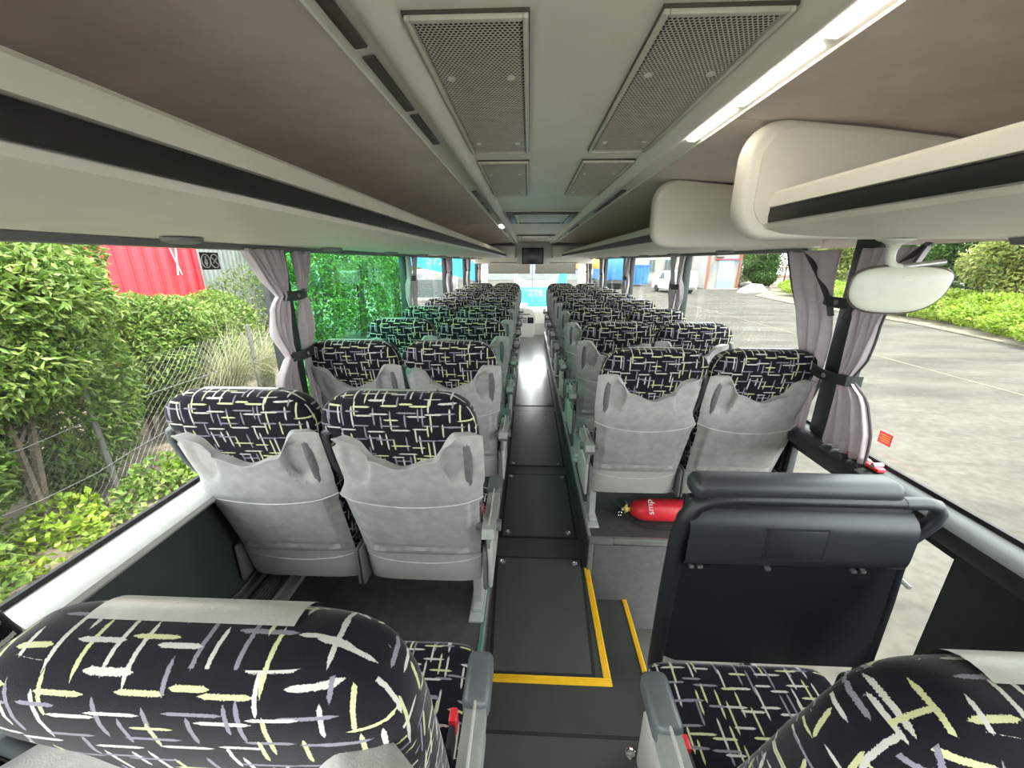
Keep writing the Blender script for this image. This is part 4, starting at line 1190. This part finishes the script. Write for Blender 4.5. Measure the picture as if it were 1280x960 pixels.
RNG = np.random.default_rng(7)
def leaves(blobs, n, L, Wd, droop=0.3, seed=0, shell=0.55):
    """n folded leaf blades scattered through ellipsoids, denser towards their skins"""
    r = np.random.default_rng(seed)
    vol = np.array([b[3] * b[4] + b[3] * b[5] + b[4] * b[5] for b in blobs]); pick = r.choice(len(blobs), n, p=vol / vol.sum())
    B_ = np.array(blobs)[pick]
    d = r.normal(size=(n, 3)); d /= np.linalg.norm(d, axis=1)[:, None]
    rad = shell + (1 - shell) * r.random(n) ** 0.6
    c = B_[:, :3] + d * B_[:, 3:6] * rad[:, None]
    ax = d * 0.6 + r.normal(size=(n, 3)) * 0.6; ax[:, 2] -= droop; ax /= np.linalg.norm(ax, axis=1)[:, None]
    sd = np.cross(ax, r.normal(size=(n, 3))); sd /= np.linalg.norm(sd, axis=1)[:, None]
    nm = np.cross(ax, sd)
    l = (L * (0.6 + 0.7 * r.random(n)))[:, None]; w = (Wd * (0.6 + 0.7 * r.random(n)))[:, None]
    v0 = c - ax * l * 0.5; v2 = c + ax * l * 0.5 - nm * l * 0.12
    v1 = c - sd * w * 0.5 + nm * w * 0.25; v3 = c + sd * w * 0.5 + nm * w * 0.25
    V = np.stack([v0, v1, v2, v3], 1).reshape(-1, 3)
    i = np.arange(n) * 4
    F = np.concatenate([np.stack([i, i + 1, i + 2], 1), np.stack([i, i + 2, i + 3], 1)])
    return V, F
def leaf_obj(name, V, F, mat, parent):
    me = bpy.data.meshes.new(name)
    me.vertices.add(len(V)); me.vertices.foreach_set('co', V.astype(np.float32).ravel())
    me.loops.add(len(F) * 3); me.loops.foreach_set('vertex_index', F.astype(np.int32).ravel())
    me.polygons.add(len(F)); me.polygons.foreach_set('loop_start', np.arange(len(F), dtype=np.int32) * 3)
    me.materials.append(mat); me.update(calc_edges=True); me.validate()
    o = link(name, me, parent); o['kind'] = 'stuff'
    return o
def plant(name, x, y, blobs, n, L, Wd, mat, label, cat, group, seed, stems=True, droop=0.3, trunk=0.05, lean=0.0):
    """blobs are relative to the foot of the plant"""
    r = empty(name, (x, y, GZ + 0.02)); tag(r, label, cat, group)
    V, F = leaves(blobs, n, L, Wd, droop, seed)
    leaf_obj('foliage', V, F, M[mat], r)
    if stems:
        rr = random.Random(seed); m = MB()
        for b in blobs:
            foot = (b[0] * 0.25 + rr.uniform(-.1, .1), b[1] * 0.25 + rr.uniform(-.1, .1), 0.0)
            mid = (b[0] * 0.6, b[1] * 0.6, b[2] * 0.55)
            m.tube([foot, mid, (b[0], b[1], b[2] + b[5] * 0.5)], [trunk, trunk * 0.7, trunk * 0.25], 6)
            for q in range(3):
                a = rr.uniform(0, 6.28); m.tube([mid, (b[0] + math.cos(a) * b[3] * .7, b[1] + math.sin(a) * b[4] * .7, b[2] + rr.uniform(-.2, .6) * b[5])], [trunk * .4, trunk * .12], 5)
        m.obj('stems', M['bark'], r)
    return r
# shrubs on the near side (x about -5)
sh = [
 (-5.3, 0.8, [(0, 0, 1.4, .9, .9, 1.4), (0.2, .3, 2.9, .7, .8, .8)], 5200, 'tall leafy shrub beside the rear end of the wire fence'),
 (-5.2, 2.3, [(0, 0, 1.3, .85, .9, 1.3), (0.1, .2, 2.9, .8, .9, .9)], 6500, 'tall bushy shrub at the middle of the wire fence, overtopping it'),
 (-5.5, 3.8, [(0, 0, 1.3, .9, .9, 1.3), (0, .1, 2.8, .8, .9, .8)], 6500, 'tall shrub hanging over the wire fence toward the red box'),
 (-5.9, 5.3, [(0, 0, 1.35, .8, .9, .95), (.2, .5, 1.75, .6, .6, .45)], 4600, 'mid height shrub just below the red corrugated box'),
 (-6.3, 6.7, [(0, 0, 1.1, .8, .9, .8), (.1, .2, 1.6, .6, .6, .4)], 3600, 'low rounded shrub right below the red corrugated box'),
 (-4.75, 1.5, [(0, 0, 1.35, .6, .9, .85), (0.1, .2, 2.3, .55, .9, .8)], 4200, 'leafy shrub leaning over the rear part of the wire fence'),
 (-4.85, 3.1, [(0, 0, 1.75, .55, .85, .5), (0, .3, 2.35, .6, .9, .6)], 4200, 'leafy shrub spilling over the top of the wire fence'),
 (-7.0, 8.3, [(0, 0, 1.1, .8, 1.1, 1.0)], 3600, 'low dense shrub between the red box and the grass tufts'),
]
for i, (x, y, bl, n, lab) in enumerate(sh):
    plant('shrub', x, y, bl, int(n * 3.0), 0.105, 0.037, 'leaf_a', lab, 'shrub', 'shrubs along the verge', 10 + i, droop=0.25)
plant('shrub', -7.2, 10.0, [(0, 0, 1.4, 1.1, 1.2, 1.2)], 3200, 0.13, 0.035, 'leaf_b', 'feathery grey green shrub beside the grey sheet wall', 'shrub', 'shrubs along the verge', 31)
plant('shrub', -7.6, 3.0, [(0, 0, 2.4, 1.2, 2.2, 1.6), (0, 1.4, 3.4, .9, 1.2, .9)], 5000, 0.15, 0.055, 'leaf_b', 'pale feathery shrub standing behind the fence shrubs', 'shrub', 'shrubs along the verge', 32)
for i, (x, y, n) in enumerate(((-6.6, 11.8, 8200), (-6.2, 14.2, 8200), (-5.9, 17.4, 7800), (-9.5, 14.5, 6000))):
    plant('tree', x, y, [(0, 0, 1.6, 1.2, 1.4, 1.5), (.1, .2, 3.3, 1.5, 1.6, 1.5), (-.2, .4, 5.0, 1.2, 1.3, 1.2)], n, 0.17, 0.07, 'leaf_e' if i % 2 else 'leaf_a',
          ['bright bushy tree filling the rear of the green window', 'dark bushy tree filling the front of the green window', 'leafy tree beyond the green window near the banner', 'dark tree behind the trees of the green window'][i], 'tree', 'trees beyond the green window', 40 + i, trunk=0.09)
# arching dry grass tufts
def tuft(x, y, n, ln, mat, label, seed, spread=1.0, group='grass tufts by the fence', cat='grass tuft', name='grass_tuft', w=0.008):
    r = empty(name, (x, y, GZ + 0.02)); tag(r, label, cat, group)
    rr = random.Random(seed); vs = []; fs = []
    for i in range(n):
        a = rr.uniform(0, 2 * PI); l = ln * rr.uniform(.6, 1.1); sp = spread * rr.uniform(.3, 1.0)
        bx, by = rr.uniform(-.1, .1), rr.uniform(-.1, .1)
        px, py = -math.sin(a) * w, math.cos(a) * w
        k0 = len(vs)
        for q in range(7):
            t = q / 6; h = l * (t * 1.25 - 0.75 * sp * t * t * t); o = l * sp * 0.75 * t * t
            k = 1 - t * .85
            vs += [(bx + math.cos(a) * o - px * k, by + math.sin(a) * o - py * k, h), (bx + math.cos(a) * o + px * k, by + math.sin(a) * o + py * k, h)]
        for q in range(6): fs.append((k0 + 2 * q, k0 + 2 * q + 1, k0 + 2 * q + 3, k0 + 2 * q + 2))
    o = MB().add(vs, fs).obj('blades', M[mat], r); o['kind'] = 'stuff'
    return r
tuft(-5.0, 6.0, 420, 1.75, 'leaf_dry', 'pale arching grass tuft at the front end of the wire fence', 3, 1.0)
tuft(-5.4, 7.4, 300, 1.6, 'leaf_dry', 'pale arching grass tuft below the feathery shrub', 4, 1.0)
tuft(-4.3, 2.15, 60, 0.95, 'leaf_b', 'long green grass tuft in front of the fence among the weeds', 5, 1.0)
# weeds along the kerb
for i in range(9):
    y = 1.2 + i * 0.82
    plant('weed', -4.25 - 0.12 * (i % 3), y, [(0, 0, .16, .42, .50, .20), (-.2, .25, .22, .3, .35, .25)], 620, 0.085, 0.055, 'leaf_c' if i % 2 == 0 else 'leaf_a', ('lime green' if i % 2 == 0 else 'mid green') + ' leafy weed patch on the soil at the foot of the wire fence', 'weed', 'lime weeds at the fence' if i % 2 == 0 else 'green weeds at the fence', 60 + i, stems=False, droop=-0.2)
# wire fence
FN = empty('wire_fence', (-4.72, 1.0, GZ + 0.03)); tag(FN, 'sagging diamond wire fence with posts in front of the shrubs', 'fence')
m = MB(); pitch = 0.085; Lf, Hf = 6.0, 1.55
def clip(y0, z0, y1, z1):
    # clip a diagonal to the fence rectangle
    d = (y1 - y0, z1 - z0); t0, t1 = 0, 1
    for p, q in ((-d[0], y0), (d[0], Lf - y0), (-d[1], z0), (d[1], Hf - z0)):
        if p == 0: continue
        t = q / p
        if p < 0: t0 = max(t0, t)
        else: t1 = min(t1, t)
    return (y0 + d[0] * t0, z0 + d[1] * t0, y0 + d[0] * t1, z0 + d[1] * t1) if t0 < t1 else None
y = -Hf
sag = lambda yy, zz: 0.10 * math.sin(yy * 1.3) * zz / Hf + 0.05 * math.sin(3 * yy + 2 * zz)
while y < Lf + Hf:
    for s in (1, -1):
        c = clip(y, 0, y + s * Hf, Hf)
        if c:
            pts = [(sag(c[0] + (c[2] - c[0]) * k / 5, c[1] + (c[3] - c[1]) * k / 5), c[0] + (c[2] - c[0]) * k / 5, c[1] + (c[3] - c[1]) * k / 5) for k in range(6)]
            m.tube(pts, 0.0012, 3, cap=False)
    y += pitch
o = m.obj('wire_mesh', M['wire'], FN, smooth=False); o['kind'] = 'stuff'
for k in range(3): MB().tube([(-0.03, 0.1 + k * 2.6, 0), (-0.03, 0.1 + k * 2.6, 1.65)], 0.03, 10).obj('post', M['wire'], FN)
for z in (0.5, 1.05): MB().tube([(sag(k * .5, z) + 0.004, k * 0.5, z + 0.03 * math.sin(k)) for k in range(13)], 0.004, 5).obj('line_wire', M['wire'], FN)

# red corrugated box and grey sheet wall beyond the shrubs
def corr(y0, y1, z0, z1, x, amp, pitch):
    m = MB(); n = int((y1 - y0) / pitch * 4); pts = []
    for i in range(n + 1):
        ph = i % 4; pts.append((x + (amp if ph in (1, 2) else 0), y0 + (y1 - y0) * i / n))
    vs = []; fs = []
    for xx, yy in pts: vs += [(xx, yy, z0), (xx, yy, z1)]
    for i in range(n): fs.append((2 * i, 2 * i + 2, 2 * i + 3, 2 * i + 1))
    return m.add(vs, fs)
RB = empty('cargo_box', (-8.2, 8.5, GZ)); tag(RB, 'red corrugated steel cargo box rising above the shrubs', 'cargo box')
corr(-1.35, 1.0, 0.6, 4.2, 0.0, 0.05, 0.30).obj('corrugated_side', M['red_metal'], RB, smooth=False)
MB().box(-2.2, -0.02, -1.35, 1.0, 0.6, 4.2).obj('box_body', M['red_metal'], RB)
MB().box(0.0, 0.09, 0.98, 1.10, 0.5, 4.25, 0.02).box(0.0, 0.09, -1.45, -1.33, 0.5, 4.25, 0.02).obj('corner_post', M['red_metal'], RB)
MB().box(-2.2, 0.06, -1.4, 1.05, 0.45, 0.6).obj('chassis_rail', M['tyre'], RB)
for (ya, yb) in ((0.30, 0.55), (0.62, 0.44)):
    pts = [(0.06, ya + (yb - ya) * t, 3.35 - 0.95 * t) for t in [k / 6 for k in range(7)]]
    MB().tube(pts, 0.018, 5).obj('white_scrape', M['van_white'], RB)
for yw in (-0.8, 0.4): MB().lathe([(0.2, -.12), (0.45, -.12), (0.5, -.08), (0.5, .08), (0.45, .12), (0.2, .12)], 24, Matrix.Translation((-0.3, yw, 0.5)) @ Matrix.Rotation(PI / 2, 4, 'Y')).obj('wheel', M['tyre'], RB)
GW = empty('sheet_wall', (-8.6, 11.3, GZ)); tag(GW, 'grey green corrugated sheet wall next to the red box', 'wall')
corr(-1.5, 2.2, 0.0, 4.0, 0, 0.03, 0.16).obj('sheet', M['grey_metal'], GW, smooth=False)
MB().box(-0.06, -0.01, -1.5, 2.2, 0.0, 4.0).obj('backing_frame', M['grey_metal'], GW)

# weathered van and blue banner ahead on the shrub side
VN = empty('scrap_van', (-3.6, 15.2, GZ), 0.15); tag(VN, 'weathered grey van body standing under the blue banner', 'van')
MB().prism([(-1.6, 0.35), (-1.6, 1.4), (-1.25, 2.3), (1.5, 2.4), (1.6, 1.2), (1.6, 0.35)], -0.9, 0.9, 'X').obj('body', M['scrap'], VN, ang=20)
MB().box(-0.92, -0.89, -1.0, 0.2, 1.45, 2.1).box(0.89, 0.92, -1.0, 0.2, 1.45, 2.1).box(-0.7, 0.7, -1.56, -1.36, 1.5, 2.1).obj('window_glass', M['window_dark'], VN)
for sx in (-0.85, 0.85):
    for yw in (-1.0, 1.0):
        MB().lathe([(0.15, -.1), (0.32, -.1), (0.36, -.06), (0.36, .06), (0.32, .1), (0.15, .1)], 20, Matrix.Translation((sx, yw, 0.36)) @ Matrix.Rotation(PI / 2, 4, 'Y')).obj('wheel', M['tyre'], VN)
        MB().tube([(sx * 1.08, yw + 0.45 * math.cos(PI * k / 12), 0.38 + 0.45 * math.sin(PI * k / 12)) for k in range(13)], 0.03, 6).obj('wheel_arch', M['dull_white'], VN)
BN = empty('banner', (-3.3, 13.0, GZ)); tag(BN, 'sloping cyan banner board with white lettering on two poles', 'banner')
BNM = Matrix.Rotation(math.radians(13), 4, 'Y')
MB().box(-1.35, 1.35, -0.02, 0.02, -0.29, 0.29, mat=Matrix.Translation((0.4, 0, 2.66)) @ BNM).obj('board', M['cyan_paint'], BN)
for px, pz in ((-0.7, 2.85), (1.5, 2.35)): MB().tube([(px, 0.05, 0), (px, 0.05, pz)], 0.04, 8).obj('pole', M['wire'], BN)
t = text_part('lettering', 'STAR', 0.36, M['dull_white'], BN, (0, 0, 0), (0, 0, 0), 0.003)
t.matrix_local = Matrix.Translation((0.4, -0.03, 2.66)) @ BNM @ Matrix.Rotation(PI / 2, 4, 'X')
bpy.context.view_layer.update()

# coach parked ahead of the windscreen
CB = empty('parked_coach', (0.55, 19.0, GZ)); tag(CB, 'cyan and white coach parked nose on beyond the windscreen', 'coach')
MB().box(-1.25, 1.25, 0, 9, 0.35, 3.35, 0.12).obj('body', M['van_white'], CB)
MB().box(-1.26, 1.26, -0.03, 8.9, 0.4, 1.55, 0.06).obj('cyan_skirt', M['cyan_paint'], CB)
MB().prism([(0.75, 1.5), (1.262, 1.5), (1.262, 3.0), (0.98, 3.0), (0.95, 2.4)], -0.035, 0.3).obj('cyan_flash', M['cyan_paint'], CB)
MB().prism([(-1.05, 2.05), (-0.6, 1.88), (0.5, 1.88), (0.82, 2.05), (0.95, 3.0), (-1.15, 3.0)], -0.03, 0.05).obj('windscreen', M['grey_metal'], CB)
MB().tube([(0.9 + 0.32 * math.cos(a), -0.035, 1.1 + 0.18 * math.sin(a)) for a in [PI * (0.05 + 0.9 * k / 10) for k in range(11)]], 0.04, 6).obj('white_swoosh', M['van_white'], CB)
text_part('lettering', 'ZTB', 0.38, M['van_white'], CB, (-0.2, -0.034, 1.25), (PI / 2, 0, 0), 0.003)
for sx in (-0.8, 0.8): MB().box(sx - 0.22, sx + 0.22, -0.045, 0.02, 0.6, 0.78, 0.02).obj('headlamp', M['van_white'], CB)
for sx in (-1.1, 1.1):
    for yw in (1.8, 6.6): MB().lathe([(0.2, -.14), (0.46, -.14), (0.5, -.1), (0.5, .1), (0.46, .14), (0.2, .14)], 20, Matrix.Translation((sx, yw, 0.5)) @ Matrix.Rotation(PI / 2, 4, 'Y')).obj('wheel', M['tyre'], CB)
OB = empty('awning', (3.3, 29.5, GZ)); tag(OB, 'orange and white awning beyond the parked coach', 'awning')
MB().box(-2.0, 2.2, 0, 0.3, 2.2, 2.9, 0.03).obj('valance', M['orange_paint'], OB)
for px in (-1.9, 2.1): MB().tube([(px, 0.15, 0), (px, 0.15, 2.2)], 0.05, 8).obj('pole', M['wire'], OB)

# road side: white van, skip, buildings, fence, trees
WV = empty('white_van', (13.3, 37.0, GZ), math.atan2(1.3, 4.5)); tag(WV, 'small white panel van parked in front of the low white building', 'van')
prof = [(-2.1, 0.35), (-2.15, 1.0), (-2.05, 1.75), (-1.7, 1.92), (0.3, 1.92), (0.65, 1.8), (1.25, 1.15), (2.0, 0.95), (2.15, 0.6), (2.1, 0.35)]
MB().prism(prof, -0.86, 0.86, 'X').obj('body', M['van_white'], WV, ang=25)
for s in (-1, 1):
    x0, x1 = sorted((s * 0.86, s * 0.875))
    MB().prism([(0.25, 1.2), (1.05, 1.2), (0.62, 1.7), (0.3, 1.75)], x0, x1, 'X').obj('side_window', M['window_dark'], WV)
    for yw in (-1.35, 1.35):
        MB().lathe([(0.12, -.1), (0.28, -.1), (0.32, -.06), (0.32, .06), (0.28, .1), (0.12, .1)], 20, Matrix.Translation((s * 0.80, yw, 0.32)) @ Matrix.Rotation(PI / 2, 4, 'Y')).obj('wheel', M['tyre'], WV)
MB().box(-0.7, 0.7, -2.17, -2.1, 0.40, 0.6, 0.03).obj('rear_bumper', M['scrap'], WV)
MB().box(-0.25, 0.25, -2.18, -2.14, 0.75, 0.87).obj('number_plate', M['dull_white'], WV)
MB().box(-0.66, 0.66, 1.0, 1.12, 1.2, 1.35).obj('windscreen_base', M['window_dark'], WV)
SP = empty('skip', (11.9, 47, GZ)); tag(SP, 'blue steel skip standing left behind the white van', 'skip')
MB().prism([(-1.6, 0.2), (1.6, 0.2), (1.9, 2.3), (-1.9, 2.3)], -1.0, 1.0).obj('tub', M['blue_paint'], SP)
for x in (-1.2, -0.4, 0.4, 1.2): MB().box(x - 0.06, x + 0.06, -1.08, -1.0, 0.3, 2.25).obj('rib', M['blue_paint'], SP)
MB().box(-1.9, 1.9, -1.06, 1.06, 2.25, 2.36).obj('rim', M['blue_paint'], SP)
BT = empty('blue_truck', (8.4, 43, GZ)); tag(BT, 'pale blue truck body seen through the third road side window', 'truck')
MB().box(-1.2, 1.2, -2.5, 2.5, 0.9, 3.4, 0.08).obj('box_body', M['blue_paint'], BT)
MB().box(-1.1, 1.1, -2.5, 3.5, 0.6, 0.9).obj('chassis', M['tyre'], BT)
for yw in (-1.6, 1.8): MB().lathe([(0.2, -1.15), (0.5, -1.15), (0.5, 1.15), (0.2, 1.15)], 20, Matrix.Translation((0, yw, 0.5)) @ Matrix.Rotation(PI / 2, 4, 'Y')).obj('axle_wheels', M['tyre'], BT)
WB = empty('low_building', (18.6, 53, GZ)); tag(WB, 'long low white plastered building behind the white van', 'building')
MB().box(-5.2, 7, 0, 6, 0, 5.0).obj('wall', M['plaster'], WB)
MB().box(-5.5, 7.3, -0.4, 6.3, 5.0, 5.25).obj('roof', M['roof_tile'], WB)
MB().box(-5.2, 7, -0.06, 0, 0, 0.4).obj('plinth', M['grey_metal'], WB)
for x in (-2.6, -0.6, 1.4, 4.2):
    w = MB().box(x - 0.45, x + 0.45, -0.08, 0.0, 1.5, 3.0, 0.02).obj('window', M['dull_white'], WB)
    MB().box(x - 0.38, x - 0.03, -0.10, -0.08, 1.57, 2.93).box(x + 0.03, x + 0.38, -0.10, -0.08, 1.57, 2.93).obj('pane', M['window_dark'], w)
AN = empty('white_annex', (20.0, 42, GZ)); tag(AN, 'white annex with rust red frame and pale blue door', 'building')
MB().box(-1.5, 1.5, 0, 4, 0, 4.1).obj('wall', M['plaster'], AN)
for x in (-1.6, 1.55): MB().box(x - 0.1, x + 0.1, -0.15, 0.05, 0, 4.3).obj('frame_post', M['rust'], AN)
MB().box(-1.7, 1.65, -0.15, 0.05, 4.1, 4.3).obj('frame_beam', M['rust'], AN)
MB().box(-0.95, 1.4, -0.18, 0.0, 2.85, 2.98).obj('red_lintel', M['red_metal'], AN)
MB().box(-0.6, 0.95, -0.1, 0.0, 0.05, 2.8, 0.02).obj('door', M['door_blue'], AN)
MB().box(-1.0, -0.15, -0.5, 0, 3.15, 3.65, 0.04).obj('air_conditioner', M['dull_white'], AN)
MB().box(-1.5, 1.5, -0.6, 0.0, 0, 0.05).obj('step', M['dull_white'], AN)
# rust red railing
RF = empty('railing', (26.5, 44, GZ)); tag(RF, 'rust red tubular railing between the annex and the weeds', 'railing')
for k in range(5): MB().tube([(k * 1.5 - 2.0, 0, 0), (k * 1.5 - 2.0, 0, 2.2)], 0.07, 8).obj('post', M['rust'], RF)
MB().tube([(-2.0, 0, 2.2), (4.2, 0, 2.0)], 0.06, 8).obj('top_rail', M['rust'], RF)
MB().tube([(-2.0, 0, 1.2), (4.2, 0, 1.1)], 0.04, 8).obj('mid_rail', M['rust'], RF)
DBR = MB().prism([(-1.0, 0), (1.2, 0), (1.3, 0.25), (0.5, 0.75), (-0.6, 0.35)], 0, 1.2).obj('debris_sheet', M['dull_white']); DBR.location = (20.6, 36.5, GZ); DBR.rotation_euler = (0, 0, 0.3)
tag(DBR, 'pale slab of rubble lying by the weeds in front of the annex', 'rubble')
# weeds and trees across the yard
wx = [(16.6, 12.6), (17.6, 14.6), (18.4, 16.8), (18.8, 19.2), (18.6, 21.8), (18.9, 24.6), (19.6, 28.0), (21.0, 32.0), (23.5, 36.5)]
for i, (x, y) in enumerate(wx):
    s = 1.0 + 0.06 * i
    plant('weed', x + 0.6, y, [(0, 0, .45 * s, 1.3, 1.4 * s, .5), (.9, .4, .85, 1.2, 1.4 * s, .6)], 4200, 0.20, 0.075, 'leaf_c', 'lime green waist high weed clump edging the yard below the trees', 'weed', 'weed clumps edging the yard', 80 + i, stems=False, droop=-0.3)
tr = [
 (22.5, 13.5, 'leaf_yellow', 4.6, 'yellow green tree close to the brown roofed house'),
 (22.0, 18.0, 'leaf_yellow', 5.0, 'yellow green tree rising above the mirror'),
 (23.5, 22.0, 'leaf_d', 5.5, 'dark green tree between the yellow green trees and the pillar'),
 (25.0, 27.5, 'leaf_d', 6.0, 'dark green tree behind the loose curtain'),
 (29.0, 40.0, 'leaf_a', 6.5, 'bright tree behind the rust red railing'),
 (28.5, 50.0, 'leaf_d', 7.5, 'dark tree directly beside the white annex'),
 (34.0, 46.0, 'leaf_yellow', 7.5, 'yellow green tree behind the far end of the railing'),
 (34.0, 36.0, 'leaf_a', 7.0, 'bright tree standing behind the dark ones'),
 (40.0, 24.5, 'leaf_d', 8.0, 'dark tree behind the brown roofed house'),
 (26.0, 33.5, 'leaf_yellow', 5.5, 'pale bushy tree standing by the near end of the railing'),
 (24.5, 47.5, 'leaf_a', 6.5, 'green bushy tree right behind the white annex'),
 (31.5, 42.5, 'leaf_e', 5.0, 'bright low tree between the railing and the yellow green tree'),
 (24.8, 43.2, 'leaf_d', 3.6, 'low dark bush between the annex and the railing'),
]
for i, (x, y, mt, h, lab) in enumerate(tr):
    k = h / 5
    plant('tree', x, y, [(0, 0, 1.5 * k, 1.7 * k, 1.8 * k, 1.3 * k), (.2, .3, 3.2 * k, 1.7 * k, 1.8 * k, 1.4 * k), (-.6, 1.2, 2.6 * k, 1.3 * k, 1.4 * k, 1.2 * k), (0.1, 0, 4.6 * k, 1.3 * k, 1.3 * k, 1.0 * k)], 8500, 0.27, 0.12, mt, lab, 'tree', 'trees across the yard', 100 + i, trunk=0.12)
HS = empty('brown_house', (31, 23.2, GZ), -0.9); tag(HS, 'small house with brown tiled roof among the trees', 'house')
MB().box(-2.5, 2.5, -2, 2, 0, 2.6).obj('wall', M['plaster'], HS)
MB().prism([(-2.9, 2.55), (0, 4.6), (2.9, 2.55)], -2.4, 2.4).obj('roof', M['roof_tile'], HS)
MB().box(-1.6, -0.5, -2.06, -2.0, 0.8, 1.9).box(0.5, 1.6, -2.06, -2.0, 0.8, 1.9).obj('window', M['window_dark'], HS)

# low hall and hedge far ahead
FH = empty('far_hall', (-6.0, 62, GZ)); tag(FH, 'long grey hall far ahead beyond the parked coach', 'building')
MB().box(-22, 14, 0, 8, 0, 4.6).obj('wall', M['grey_metal'], FH)
MB().box(-22.4, 14.4, -0.4, 8.4, 4.6, 4.9).obj('roof', M['roof_tile'], FH)
for x in range(-20, 13, 4):
    w = MB().box(x, x + 1.6, -0.06, 0, 1.6, 2.9).obj('window', M['dull_white'], FH)
    MB().box(x + 0.1, x + 1.5, -0.09, -0.06, 1.7, 2.8).obj('pane', M['window_dark'], w)
